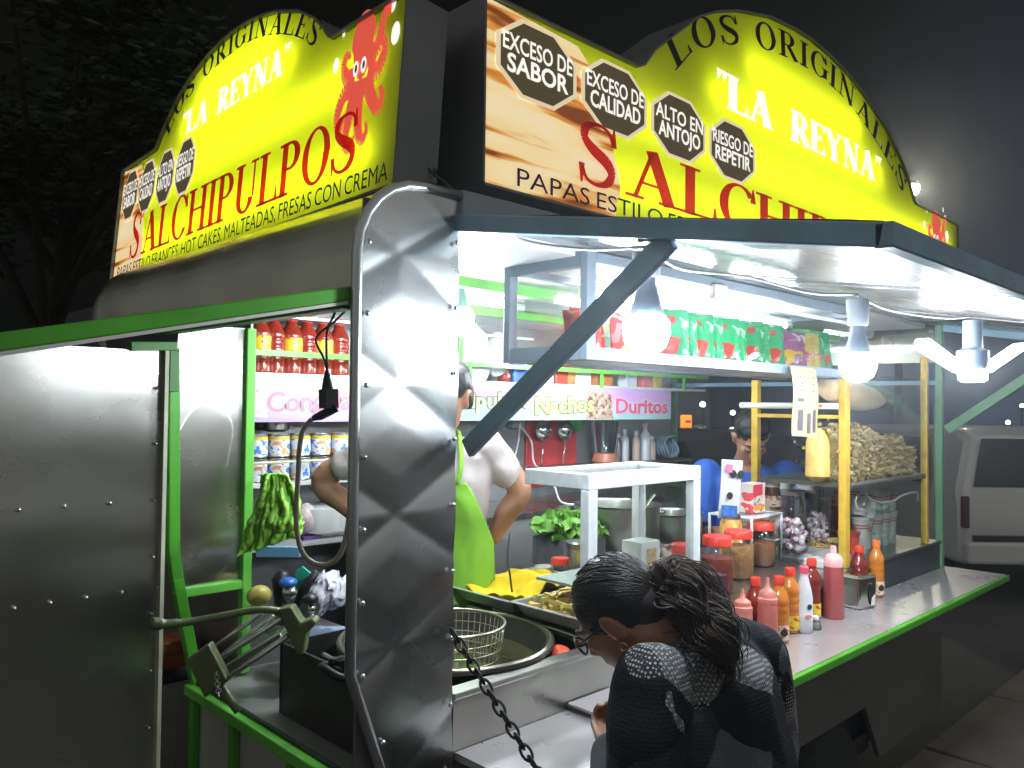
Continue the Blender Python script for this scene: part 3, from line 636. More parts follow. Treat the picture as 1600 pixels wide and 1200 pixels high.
g = MB(); g.tube([(.88, .20, 1.984), (.9195, .20, 1.984)], .013, 8); g.tube([(2.0605, .20, 1.984), (2.10, .20, 1.984)], .013, 8); g.box(.88, 2.10, .193, .207, 1.999, 2.0085); g.build('tube_holder', WHITE, tl)
tl = thing('led_tube', 'short glowing led tube on the cart ceiling above the server', 'lamp', (.60, .72, 2.012))
MB().tube([(.45, .72, 2.008), (1.12, .72, 2.008)], .010, 8).build('tube_glass', LEDT, tl, smooth=180)
g = MB(); g.tube([(.41, .72, 2.008), (.4495, .72, 2.008)], .014, 8); g.tube([(1.1205, .72, 2.008), (1.16, .72, 2.008)], .014, 8); g.box(.41, 1.16, .71, .73, 2.0235, 2.034); g.build('tube_holder', WHITE, tl)
def bag_mesh(w_, h_, d_, seed):
    rnd = random.Random(seed); ph = [rnd.uniform(0, 6) for _ in range(4)]
    def half(sg):
        def f(s, t):
            x = (s - .5) * w_; z = t * h_; e = max(0, 1 - abs(2 * s - 1) ** 3) * max(0, 1 - abs(2 * t - 1) ** 4)
            return (x * (1 - .06 * math.sin(math.pi * t)), sg * (d_ * e * (.5 + .12 * math.sin(9 * s + ph[0]) * math.sin(7 * t + ph[1])) + .0006) + .004 * math.sin(5 * s + ph[2]), z)
        return f
    return MB().grid(half(-1), 10, 10).grid(half(1), 10, 10)
def snack_bag(loc, label, cols, seed, grp, w_=.12, h_=.17, d_=.05, rz=0):
    mt = printed('bag_%s' % cols[0], cols[1], cols[2], cols[3], (11, 11, 13)); mt.node_tree.nodes['Principled BSDF'].inputs['Roughness'].default_value = .22
    t = thing('snack_bag', label, 'snack bag', loc, grp); t.rotation_euler = (R_(-8), 0, rz)
    g = bag_mesh(w_, h_, d_, seed); g.build('bag', mt, t, smooth=180, local=True)
    return t
GB = ('green', (.02, .30, .11), (.50, .05, .04), (.30, .55, .35)); RB = ('red', (.70, .07, .07), (.8, .45, .20), (.8, .2, .2)); PB = ('purple', (.24, .07, .18), (.60, .36, .03), (.55, .5, .5)); YBG = ('olive', (.45, .32, .06), (.35, .04, .12), (.5, .42, .1))
gs = 'green snack bags in the hanging cabinet'
for i in range(9):
    snack_bag((1.16 + i * .075, .09 + .02 * (i % 2), 1.79), 'shiny green snack bag in the row beside the red bags in the hanging cabinet', GB, 10 + i, gs, rz=R_(-35 + 4 * (i % 3)))
for i in range(3): snack_bag((2.03 + i * .06, .09, 1.79), 'shiny green snack bag at the right end of the hanging cabinet', GB, 60 + i, gs, rz=R_(-30 + i * 6), w_=.1)
for i in range(2): snack_bag((1.84 + i * .05, .075, 1.79), 'dark purple snack bag between green bags in the cabinet', PB, 30 + i, 'purple snack bags', rz=R_(-30), h_=.15)
for i in range(2): snack_bag((1.93 + i * .05, .07, 1.79), 'olive brown snack bag beside the purple bags in the cabinet', YBG, 40 + i, 'olive snack bags', rz=R_(-30), h_=.15)
for i in range(4): snack_bag((.80 + i * .085, .12 + .05 * (i % 2), 1.79), 'red snack bag at the left end of the hanging cabinet', RB, 50 + i, 'red snack bags in the hanging cabinet', h_=.13 + .02 * (i % 2), rz=R_(-20 + 13 * i))
# hanging price paper
pp = [ony(-.03, 1235, 573), ony(-.03, 1274, 577), ony(-.05, 1280, 684), ony(-.05, 1240, 681)]
def pf(s, t):
    a = pp[0].lerp(pp[1], s); b = pp[3].lerp(pp[2], s); q = a.lerp(b, t); q.y -= .012 * math.sin(math.pi * s) + .006 * math.sin(5 * t); return q
def pf2(s, t): q = pf(s, t); q.y -= .0012; return q
g = MB().grid(pf, 6, 12).build('price_paper', mat('aged_paper', (.44, .35, .19), .7, 0, 0, 1, .15, 20), smooth=180); tag(g, 'yellowed paper strip hanging from the bottom rail of the snack cabinet', 'paper')
g2 = MB()
for (a, b, c, d) in ((.12, .30, .45, .50), (.2, .8, .12, .15), (.25, .75, .22, .25), (.2, .7, .32, .35), (.15, .3, .62, .92), (.45, .58, .66, .95), (.7, .85, .60, .93)): g2.add([pf2(a, c), pf2(b, c), pf2(b, d), pf2(a, d)], [(0, 1, 2, 3)])
g2.build('printed_mark', mat('faded_ink', (.09, .08, .10), .7), g)
# ---------------------------------------------------------------- yellow popcorn case
c0, c1, d0, d1, e0, e1 = 2.135, 2.985, -.004, .385, 1.076, 1.90
pc = thing('chip_case', 'tall glass case with yellow posts holding loose fried snacks and paper cups', 'display case', (c0, d0, e0))
for x, y, w_ in ((c0 + .02, d0 + .015, .04), (c1 - .012, d0 + .012, .024), (c0 + .018, d1 - .015, .03), (c1 - .012, d1 - .012, .024)):
    MB().box(x - w_ / 2, x + w_ / 2, y - .014, y + .014, e0, e1 if x > 2.5 else 1.777).build('case_post', YELP, pc, bev=.003)
for z in (1.382,): 
    g = MB().box(c0 + .045, c1 - .03, d0 + .003, d1 - .004, z - .004, z + .003); g.build('glass_shelf', mat('smoky_shelf', (.25, .28, .26), .2, .3), pc)
g = MB().box(c0 + .041, c1 - .025, d0 + .002, d0 + .018, 1.366, 1.378); g.box(c0 + .002, c0 + .016, d0 + .03, d1 - .03, 1.372, 1.386); g.build('shelf_rail', mat('dark_olive_rail', (.10, .11, .08), .35, .5), pc)
g = MB().box(c0 + .004, c0 + .018, d0 + .03, d1 - .03, 1.628, 1.642); g.build('side_rail', YELP, pc)
MB().tube([(c0 + .01, d0 + .03, 1.675), (c0 + .01, d1 + .05, 1.675)], .012, 8).build('side_tube', WHITE, pc, smooth=180)
for q in ((c0 + .041, c1 - .025, d0 + .004, d0 + .007, 1.39, 1.80), (c0 + .041, c1 - .025, d0 + .004, d0 + .007, 1.08, 1.365), (c0 + .004, c0 + .007, d0 + .03, d1 - .03, 1.39, 1.62), (c1 - .01, c1 - .007, d0 + .03, d1 - .03, 1.08, 1.80)): MB().box(*q).build('pane', PANE, pc)
# loose snacks
POP = mat('fried_snack', (.82, .58, .30), .6, 0, .003, 60, .35, 30)
def flakes(mb, n, fn, sz, rnd):
    for i in range(n):
        c = fn(rnd); M = Matrix.Rotation(rnd.uniform(0, 6.3), 3, 'Z') @ Matrix.Rotation(rnd.uniform(0, 3.2), 3, 'X'); s = sz * rnd.uniform(.6, 1.35); k = 5; cv = rnd.uniform(.3, .9)
        v = []
        for j in range(7): a = 2 * math.pi * j / 7; v.append((s * math.cos(a) * rnd.uniform(.7, 1.1), s * .75 * math.sin(a) * rnd.uniform(.7, 1.1), cv * s * (math.cos(a) ** 2)))
        lo = [c + M @ V(q) for q in v]; hi = [c + M @ (V(q) * .92 + V((0, 0, s * .22))) for q in v]
        mb.add(lo + hi, [tuple(range(6, -1, -1)), tuple(range(7, 14))] + [(j, (j + 1) % 7, 7 + (j + 1) % 7, 7 + j) for j in range(7)])
rn = random.Random(3); g = MB()
def pl(r):
    left = r.random() < .3
    x = r.uniform(c0 + .075, c1 - .045); top = 1.555 + .035 * math.sin((x - c0) * 5 + .6) + .02 * math.sin(x * 19); z = r.uniform(1.39, top)
    if left: return V((c0 + .075 + abs(r.gauss(0, .03)), r.uniform(d0 + .04, d0 + .12), r.uniform(1.398, 1.56)))
    return V((x, d0 + .032 + abs(r.gauss(0, .07)), z))
flakes(g, 4600, pl, .0100, rn)
o = g.build('fried_snacks', POP, smooth=30, kind='stuff'); tag(o, 'heap of pale loose fried snacks behind glass on the upper shelf of the yellow case', 'snacks')
g = MB()
def pl2(r): t_ = r.random(); return V((c0 - .005 + r.gauss(0, .012), d0 + .10 + r.gauss(0, .03), 1.395 + t_ * .20)) 
flakes(g, 26, lambda r: pl2(r) + V((0, 0, .10)), .010, rn); g.lathe([(.02, .0), (.045, .02), (.042, .15), (.02, .2)], (c0 - .005, d0 + .10, 1.392), 12)
for v in g.v: v.x -= .012
o = g.build('snack_sack', mat('snack_sack_gold', (.66, .44, .12), .5, 0, .004, 40, .3, 30), smooth=40); tag(o, 'slim golden bag of fried snacks leaning on the yellow post', 'snack bag')
# bag with a twisted neck, lying over the case rail
a, b = ony(.10, 1310, 612), ony(.10, 1368, 626)
q = bez([ony(.10, 1297, 604), ony(.10, 1318, 612), ony(.1, 1340, 620), ony(.1, 1364, 624), ony(.1, 1376, 626)], 5); k = len(q)
o = MB().tube(q, [.02 + .042 * math.sin(math.pi * min(1, .25 + .75 * (i / k)) ** 1.0) ** .8 * (1 - .55 * (i / k) ** 3) for i in range(k)], 14).build('snack_sack', mat('peach_bag', (.80, .58, .34), .4, 0, .004, 30, .15, 20), smooth=180); tag(o, 'peach coloured full bag lying on top of the loose snacks case shelf', 'snack bag')
M = Matrix.Rotation(R_(90), 3, 'Y') @ Matrix.Rotation(R_(0), 3, 'X')
o = MB().lathe([(.02, 0), (.036, .01), (.036, .025), (.030, .03), (.030, .16), (.034, .17), (.02, .18)], ony(.12, 1378, 626), 16, M).build('plastic_jar', glass('milky_jar', (.62, .70, .72), .2, .2), smooth=40); tag(o, 'clear plastic jar lying on its side next to the peach bag', 'jar')
MB().box(2.18, 2.95, .02, .36, 1.672 - .012, 1.672 - .006).build('glass_shelf', PANE, pc)
# cups
CUPW = mat('cup_paper', (.72, .70, .68), .6, 0, 0, 1, .05, 10)
def cup_stack(loc, n, label, grp, mt=CUPW, r=.034, h=.075):
    t = thing('cup_stack', label, 'cups', loc, grp); g = MB(); L = V(loc)
    prof = [(r * .74, 0)]
    for i in range(n): z = i * .022; prof += [(r * .80, z + .012), (r * .98, z + h - .008), (r * 1.06, z + h - .006), (r * 1.06, z + h)] if i == n - 1 else [(r * .78, z + .01), (r * .84, z + .02), (r * .82, z + .0215)]
    prof += [(r * .95, (n - 1) * .022 + h), (r * .8, (n - 1) * .022 + .02), (0, (n - 1) * .022 + .02)]
    g.lathe(prof, L, 18); g.build('cups', mt, t, smooth=35)
    g = MB()
    for zz in (.45, .6): zc = (n - 1) * .022 + h * zz; rr = r * (.80 + .18 * zz) + .0016; g.lathe([(rr, zc), (rr + .0008, zc + .005)], L, 18, cap=False)
    g.build('cup_band', mat('red_band', (.5, .08, .07), .5), t)
    return t
CG = mat('cup_green', (.42, .50, .46), .55, 0, 0, 1, .1, 10)
for (x, y, n, l, grp, mm, z) in ((2.52, .10, 4, 'white paper cup stack with red bands on the case floor, nearest the ketchup red tub', None, CUPW, 1.076), (2.62, .13, 3, 'white paper cup stack standing just left of the green tinted cups', None, CUPW, 1.076),
        (2.71, .12, 4, 'pale green paper cup stack in the right half of the yellow case', 'pale green cup stacks in the case', CG, 1.076), (2.79, .12, 4, 'pale green paper cup stack in the right half of the yellow case', 'pale green cup stacks in the case', CG, 1.076),
        (2.87, .12, 4, 'pale green paper cup stack in the right half of the yellow case', 'pale green cup stacks in the case', CG, 1.076)):
    cup_stack((x, y, z), n, l, grp, mm)
for x, n, l, mm in ((2.54, 2, 'white paper cup stack balanced tilted on the top row of cups', CUPW), (2.64, 2, 'white paper cup stack in the upper row beside the green ones', CUPW)):
    t = cup_stack((x, .12, 1.19 if n == 2 else 1.2), n + 1, l, None, mm); t.rotation_euler = (0, R_(9 if x < 2.6 else 14), 0); t.location.z = 1.2265 if x < 2.6 else 1.2045
for x in (2.71, 2.79, 2.87): cup_stack((x, .12, 1.2175), 2, 'pale green paper cup stack on the upper row in the case', 'upper pale green cup stacks', CG)
o = MB().lathe([(.034, 0), (.042, .09), (.045, .092), (.045, .1), (0, .1)], (2.40, .10, 1.076), 18).build('tub', mat('ketchup_red', (.62, .06, .07), .4), smooth=35); tag(o, 'plain red plastic tub on the floor of the yellow case', 'tub')
def wire(pts, r, label, mt, name='cable', n=8): o = MB().tube(bez(pts, n), r, 6).build(name, mt, smooth=180); return tag(o, label, 'cable')
WC = mat('white_cable', (.7, .7, .7), .5)
wire([ony(.05, x, y) for x, y in ((1340, 800), (1337, 780), (1350, 768), (1358, 778), (1375, 785), (1395, 783), (1412, 773), (1432, 770), (1433, 782))], .0045, 'white twisted cable running over the cups in the yellow case', WC)
# ---------------------------------------------------------------- white glass counter case
c0, c1, d0, d1, e0, e1 = .735, 1.245, .045, .275, 1.0705, 1.492
wc = thing('glass_case', 'small white framed glass case on the counter in front of the steel pots', 'display case', (c0, d0, e0))
for x, y in ((c0 + .018, d0 + .014), (c1 - .018, d0 + .014), (c1 - .014, d1 - .014)):
    MB().box(x - .018, x + .018, y - .014, y + .014, e0, e1 - .041).build('case_post', WHITEP, wc, bev=.002)
g = MB().box(c0, c1, d0, d0 + .028, e1 - .04, e1); g.box(c0, c1, d1 - .028, d1, e1 - .04, e1); g.box(c0, c0 + .036, d0 + .0282, d1 - .0282, e1 - .0395, e1 - .0005); g.box(c1 - .036, c1, d0 + .0282, d1 - .0282, e1 - .0395, e1 - .0005); g.build('top_frame', WHITEP, wc, bev=.002)
MB().box(c0 + .030, c1 - .030, d0 + .024, d1 - .024, e1 - .012, e1 - .008).build('top_pane', PANE, wc)
for q in ((c0 + .037, c1 - .037, d0 + .01, d0 + .013), (c0 + .01, c0 + .013, d0 + .03, d1 - .03), (c1 - .013, c1 - .01, d0 + .03, d1 - .03)): MB().box(*q, e0 + .02, e1 - .042).build('pane', PANE, wc)
MB().box(c0 + .03, c1 - .03, d0 + .02, d1 - .02, 1.19, 1.197).build('case_shelf', mat('glass_green_shelf', (.45, .52, .47), .15), wc)
o = MB().box(1.03, 1.12, .10, .17, 1.1975, 1.28).build('snack_box', mat('white_card', (.66, .64, .62), .5, 0, 0, 1, .05, 20), bev=.003); tag(o, 'white printed carton on the shelf inside the white glass case', 'carton')
MB().box(1.055, 1.10, .0975, .0995, 1.21, 1.26).build('carton_print', mat('tan_print', (.55, .36, .22), .5, 0, 0, 1, .5, 60), o)
g = MB(); flakes(g, 60, lambda r: V((r.uniform(1.13, 1.19), r.uniform(.10, .2), 1.205 + r.random() * .05)), .012, rn); o = g.build('sweets', mat('pale_sweets', (.6, .42, .38), .5, 0, 0, 1, .5, 40), smooth=30, kind='stuff'); tag(o, 'pile of pale wrapped sweets beside the carton in the white glass case', 'sweets')
g = MB(); flakes(g, 170, lambda r: V((r.uniform(.80, 1.19), r.uniform(.075, .22), 1.085 + r.random() * .06)), .017, rn); o = g.build('sausage_pieces', mat('sausage_orange', (.70, .28, .12), .4, 0, .001, 30, .3, 30), smooth=40, kind='stuff'); tag(o, 'heap of orange pink sausage pieces in the bottom of the white glass case', 'food')

for pts_, lb in (([(.476, -.321, 1.99), (.62, -.30, 1.962), (.85, -.33, 1.968), (1.1, -.36, 1.955), (1.35, -.375, 1.975)], 'thin white cable sagging between the two awning bulbs'), ([(1.35, -.375, 1.972), (1.5, -.40, 1.945), (1.75, -.46, 1.94), (1.938, -.485, 1.958)], 'thin white cable from the middle bulb to the folding lamp'), ([(.476, -.321, 1.985), (.44, -.2, 1.99), (.40, -.06, 2.02), (.36, -.03, 2.045)], 'thin white cable from the first bulb back to the header')):
    wire(pts_, .0035, lb, WC)
# ---------------------------------------------------------------- bottles and jars
def sauce_bottle(loc, label, liquid, cap, lab=None, h=.205, r=.030, grp=None, emb=None, name='sauce_bottle', lz=(.012, .058)):
    t = thing(name, label, 'bottle', loc, grp); L = V(loc); k = h / .205
    g = MB(); pr = [(r * .8, 0), (r, .006), (r, .062 * k)]
    for i in range(3): z = (.066 + i * .024) * k; pr += [(r * .955, z), (r * .955, z + .004 * k), (r, z + .009 * k), (r, z + .020 * k)]
    pr += [(r * .97, .140 * k), (r * .80, .155 * k), (r * .52, .170 * k), (r * .46, .184 * k)]
    g.lathe(pr, L, 20).build('bottle_body', liquid, t, smooth=50)
    MB().lathe([(r * .55, .181 * k), (r * .55, .199 * k), (r * .48, .205 * k)], L, 16).build('cap', cap, t, smooth=40, bev=0)
    if lab:
        o = MB().lathe([(r + .0008, lz[0] * k), (r + .0010, lz[1] * k)], L, 20, cap=False).build('bottle_label', lab, t, smooth=180)
        if emb:
            c = L + V((-.55, -.83, 0)).normalized() * (r + .0016) + V((0, 0, .036 * k)); d = V((.83, -.55, 0)).normalized()
            MB().add([c + d * (.4 * r * math.cos(q)) + V((0, 0, .40 * r * math.sin(q))) - V((-.55, -.83, 0)) * (-.0) for q in [R_(24 * i) for i in range(15)]], [tuple(range(15))]).build('label_mark', emb, o)
    return t
REDC = mat('red_cap', (.70, .05, .03), .35); ORC = mat('orange_cap', (.75, .20, .04), .35)
HOT = mat('hot_sauce', (.30, .028, .012), .12, 0, 0, 1, .25, 9, coat=.5); HOT2 = mat('dark_hot_sauce', (.20, .022, .018), .12, coat=.5); ORS = mat('orange_sauce', (.60, .19, .025), .12, coat=.5)
YL = printed('yellow_label', (.80, .55, .03), (.55, .06, .02), (.85, .62, .10)); WL = printed('white_red_label', (.75, .66, .55), (.62, .07, .03), (.70, .30, .08)); EMB = mat('black_mark', (.02, .02, .02), .5)
PINK = mat('pink_squeeze_plastic', (.72, .24, .19), .35, 0, .0003, 60, .06, 12, spec=.4)
def squeeze(loc, label, h=.185, r=.030, mt=PINK):
    t = thing('squeeze_bottle', label, 'bottle', loc); L = V(loc)
    MB().lathe([(r * .92, 0), (r, .006), (r * .97, h * .60), (r * .93, h * .66)], L, 20).build('bottle_body', mt, t, smooth=50)
    MB().lathe([(r * .98, h * .66), (r * .98, h * .72), (r * .82, h * .735), (r * .80, h * .80), (r * .5, h * .835), (r * .28, h * .87), (r * .2, h * .93), (r * .13, h)], L, 18).build('nozzle', PINK, t, smooth=50)
    return t
zs = .9505
def sh(px, y): q = ony(y, px, 980); return (q.x, y, zs)
squeeze(sh(1160, -.055), 'shorter pink squeeze bottle nearest the bending woman', h=.185)
PK2 = mat('red_pink_squeeze', (.62, .17, .14), .35)
squeeze(sh(1199, -.095), 'taller pink squeeze bottle half filled with red sauce', h=.215, mt=PK2)
sauce_bottle(sh(1180, -.035), 'dark red sauce bottle between the two pink squeeze bottles', HOT, REDC, None, .20)
sauce_bottle(sh(1217, -.075), 'amber sauce bottle with white round marked label, right of the taller squeeze bottle', ORS, REDC, WL, .200, emb=EMB)
sauce_bottle(sh(1234, -.045), 'orange sauce bottle with yellow label beside the white bottle', ORS, REDC, YL, .205)
sauce_bottle(sh(1268, -.02), 'dark red sauce bottle behind the white bottle', HOT2, REDC, YL, .205)
L = sh(1256, -.075); t = thing('cream_bottle', 'tall white plastic bottle with a pink cap among the sauces', 'bottle', L)
MB().lathe([(.024, 0), (.028, .005), (.028, .06), (.027, .062), (.027, .11), (.022, .14), (.013, .175), (.0125, .188)], V(L), 20).build('bottle_body', mat('white_bottle', (.70, .70, .74), .3), t, smooth=50)
MB().lathe([(.014, .187), (.0145, .207), (.012, .21)], V(L), 16).build('cap', mat('pink_cap', (.75, .10, .16), .35), t, smooth=40)
c = V(L) + V((-.45, -.89, 0)).normalized() * .0285; d = V((.89, -.45, 0)).normalized()
MB().add([c + d * (.009 * math.cos(R_(a))) + V((0, 0, .085 + .009 * math.sin(R_(a)))) for a in range(0, 360, 24)], [tuple(range(15))]).build('bottle_mark', EMB, t)
MB().add([c + d * (.013 * math.cos(R_(a))) - V((d.x * .006, d.y * .006, 0)) + V((-.0002, -.0008, .055 + .006 * math.sin(R_(a)))) for a in range(0, 360, 24)], [tuple(range(15))]).build('bottle_print', mat('pink_print', (.75, .18, .2), .4), t)
L = sh(1274, -.085); t = thing('salt_shaker', 'little white salt shaker on the shelf in front of the sauces', 'shaker', L)
MB().lathe([(.019, 0), (.020, .004), (.015, .024), (.011, .03)], V(L), 16).build('shaker_body', glass('salt_glass', (.8, .8, .8), .25), t, smooth=50)
MB().lathe([(.017, .003), (.013, .021), (0, .0212)], V(L), 14).build('salt', WHITE, t, smooth=50); MB().lathe([(.0115, .0305), (.0115, .040), (.008, .043), (0, .043)], V(L), 14).build('shaker_lid', WHITE, t, smooth=40)
L = sh(1302, -.06); t = thing('tall_squeeze_bottle', 'tall slim bottle of dark pink sauce standing alone beside the napkin holder', 'bottle', L)
MB().lathe([(.034, 0), (.036, .005), (.033, .14), (.031, .175)], V(L), 20).build('bottle_body', mat('dark_pink_sauce', (.42, .085, .085), .22, coat=.4), t, smooth=50)
MB().lathe([(.0315, .175), (.032, .20), (.024, .212), (.012, .22), (.009, .245)], V(L), 18).build('cap', mat('clear_pink', (.72, .42, .42), .25), t, smooth=40)
# napkin dispenser
q = ony(-.05, 1340, 955); L = V((q.x, -.05, zs)); t = thing('napkin_dispenser', 'chrome napkin dispenser with a napkin showing in its slot', 'napkin holder', L); t.rotation_euler = (0, 0, R_(-12))
pr = [(-.055, 0), (.055, 0), (.058, .10), (.05, .115), (-.05, .115), (-.058, .10)]
g = MB(); g.box(L.x - .055, L.x + .05, L.y - .045, L.y + .045, zs, zs + .118); g.build('dispenser_body', POLISH, t, bev=.01)
g = MB(); g.prism([(-.016 - .008 * abs(math.sin(a * 3)), .0) if False else (.017 * math.cos(R_(a)), .052 + .040 * math.sin(R_(a))) for a in range(0, 360, 20)], (L.x + .015, L.y - .0475, zs), (1, 0, 0), (0, 0, 1), .002); g.build('slot', BLACKP, t)
MB().prism([(-.010, .012), (.012, .014), (.014, .050), (-.004, .040)], (L.x + .015, L.y - .0500, zs), (1, 0, 0), (0, 0, 1), .002).build('napkin', WHITE, t)
o = MB().box(ony(-.02, 1288, 940).x - .02, ony(-.02, 1288, 940).x + .012, -.03, .0 - .006, zs, zs + .09).build('menu_stand', BLACKP, bev=.002); tag(o, 'small black block behind the tall pink sauce bottle', 'stand')
sauce_bottle(sh(1342, -.02), 'dark red sauce bottle with a red cap behind the napkin dispenser', HOT2, REDC, None, .205, r=.032)
sauce_bottle(sh(1369, -.035), 'orange sauce bottle with white label at the right end of the sauces', ORS, ORC, WL, .215, r=.029, emb=EMB)
q = sh(1172, -.115); o = MB().lathe([(.018, 0), (.024, .004), (.026, .045), (.024, .05), (0, .05)], V((q[0] - .03, q[1] - .03, zs)), 16).build('sauce_cup', mat('amber_glass', (.55, .27, .10), .15), smooth=45); tag(o, 'small amber cup half hidden behind the woman shoulder', 'cup')
# dark tablet on the shelf, by the woman
q = [onz(.953, *p) for p in ((888, 1108), (935, 1098), (965, 1135), (925, 1150))]
a = onz(.951, 886, 1109); b = onz(.951, 950, 1086); o = MB().prism([(0, 0), (.16, 0), (.16, -.11), (0, -.11)], a, (1, 0, 0), (0, 1, 0), .016).build('menu_folder', mat('grey_folder', (.40, .37, .37), .5), bev=.002); tag(o, 'grey menu folder with dark edge lying on the shelf before the woman', 'menu')
MB().prism([(-.002, .002), (.162, .002), (.162, -.112), (-.002, -.112)], a + V((0, 0, .004)), (1, 0, 0), (0, 1, 0), .005).build('folder_edge', DARKM, o)
# jars of pickles with red lids on the counter
zc = 1.0705
def jar(px, y, h, r, label, fill, fillh, lid=REDC, name='lidded_jar'):
    L = V((ony(y, px, 900).x, y, zc)); t = thing(name, label, 'jar', L)
    MB().lathe([(r * .9, 0), (r, .008), (r, h * .72), (r * .86, h * .80), (r * .82, h * .83)], L, 22).build('jar_glass', JARG, t, smooth=50)
    MB().lathe([(r * .88, .004), (r * .96, .01), (r * .96, h * fillh), (0, h * fillh)], L, 22).build('jar_filling', fill, t, smooth=40)
    MB().lathe([(r * .86, h * .835), (r * .9, h * .84), (r * .9, h * .97), (r * .84, h), (0, h)], L, 22).build('lid', lid, t, smooth=35)
    return t
CHI = mat('chilli_paste', (.32, .07, .04), .35, 0, .002, 50, .4, 30); PEA = mat('peanut_mix', (.50, .25, .10), .5, 0, .004, 90, .5, 60); BRO = mat('brown_sauce', (.36, .15, .07), .3)
jar(1070, .16, .165, .05, 'red lidded jar of brown paste seen through the white glass case', CHI, .62)
jar(1120, .13, .18, .052, 'large red lidded jar of dark chilli paste right of the white case post', CHI, .62)
jar(1153, .20, .165, .055, 'red lidded jar of mixed nuts behind the shorter squeeze bottle', PEA, .68)
jar(1188, .26, .16, .055, 'red lidded jar of brown sauce below the steel bowl', BRO, .55)
o = MB().box(1.32, 1.36, .02, .10, zc, 1.16).build('dark_carton', mat('dark_purple', (.05, .02, .03), .4), bev=.003); tag(o, 'dark narrow carton between the red lidded jars', 'carton')
# steel bowl on a white wire rack
cx = ony(.35, 1168, 830).x; t = thing('wire_rack', 'white wire rack on the counter carrying the steel bowl', 'rack', (cx, .35, zc)); g = MB()
for sx in (-.13, .10):
    for sy in (-.09, .09): g.tube([(cx + sx, .35 + sy, zc), (cx + sx, .35 + sy, 1.255)], .0055, 6)
for z in (1.15, 1.25):
    g.tube([(cx - .13, .26, z), (cx + .10, .26, z), (cx + .10, .44, z), (cx - .13, .44, z)], .005, 6, True)
    for i in range(6): g.tube([(cx - .13 + .046 * i, .26, z), (cx - .13 + .046 * i, .44, z)], .003, 6)
g.build('rack_wire', WHITEP, t, smooth=180)
bz = 1.158; o = MB().lathe([(.05, 0), (.07, .004), (.105, .045), (.112, .046), (.104, .048), (.068, .008), (0, .007)], (cx, .35, bz), 26).build('steel_bowl', POLISH, smooth=50); tag(o, 'shallow steel bowl on the white wire rack above red lids', 'bowl')
# things standing on / around the rack
zr = 1.257
def on_rack(px, y, z): return V((ony(y, px, 700).x, y, z))
L = on_rack(1138, .30, zr); t = thing('milk_pack', 'tall white pouch with two black eye spots in front of the seated man', 'pouch', L); t.rotation_euler = (0, R_(4), R_(-35))
bag_mesh(.085, .215, .035, 5).build('pouch', mat('white_pouch', (.72, .72, .76), .3, 0, .002, 20, .1, 20), t, smooth=180, local=True)
g = MB()
for a in (-.004, .026): g.add([(a + .013 * math.cos(R_(q)), -.026, .165 + .016 * math.sin(R_(q))) for q in range(0, 360, 24)], [tuple(range(15))])
g.add([(-.012 + .012 * math.cos(R_(q)), -.029, .085 + .014 * math.sin(R_(q))) for q in range(0, 360, 24)], [tuple(range(15))]); g.build('pouch_spot', EMB, t, local=True)
MB().box(-.040, .02, -.030, -.027, .01, .05).build('pouch_print', mat('blue_print', (.05, .16, .5), .4, 0, 0, 1, .5, 60), t, local=True)
MB().box(-.035, -.008, -.030, -.027, .17, .20).build('pouch_print', mat('pink_pr', (.75, .2, .35), .4, 0, 0, 1, .4, 60), t, local=True)
q = on_rack(1176, .33, zr); o = MB().box(q.x - .055, q.x + .045, .30, .36, zr, zr + .115).build('powder_box', printed('red_box', (.80, .74, .68), (.75, .08, .10), (.80, .74, .68), (7, 7, 11)), bev=.003); tag(o, 'red and white powder carton standing on the rack beside the pouch', 'carton')
g = MB(); g.box(q.x - .05, q.x + .02, .2975, .2995, zr + .068, zr + .11); g.build('carton_print', mat('carton_red', (.72, .06, .10), .4), o); MB().box(q.x - .04, q.x + .03, .2975, .2995, zr + .012, zr + .03).build('carton_stripe', mat('carton_orange', (.85, .35, .05), .4), o)
MB().box(q.x - .05, q.x + .015, .295, .2972, zr + .034, zr + .062).build('carton_picture', printed('carton_pic', (.78, .70, .60), (.10, .08, .08), (.8, .5, .3), (60, 60, 60)), o)
L = on_rack(1207, .33, zr); t = thing('spread_jar', 'jar of brown chocolate spread with white lid on the rack', 'jar', L)
MB().lathe([(.030, 0), (.034, .006), (.034, .05), (.030, .075), (.028, .09)], L, 20).build('jar_body', mat('chocolate_spread', (.12, .045, .02), .15, coat=.5), t, smooth=50)
MB().lathe([(.0345, .012), (.0347, .055)], L, 20, cap=False).build('jar_label', printed('choc_label', (.75, .65, .55), (.25, .10, .05), (.75, .3, .2)), t, smooth=180); MB().lathe([(.031, .09), (.032, .12), (.029, .124), (0, .124)], L, 20).build('lid', WHITE, t, smooth=40)
o = MB().lathe([(.05, 0), (.062, .01), (.066, .075), (.06, .095), (.03, .10), (0, .10)], (ony(.37, 1195, 800).x, .37, 1.156 + .05), 22).build('batter_tub', mat('beige_batter', (.62, .48, .28), .35, 0, .002, 30, .1, 20), smooth=45); tag(o, 'round beige tub behind the steel bowl on the rack', 'tub')
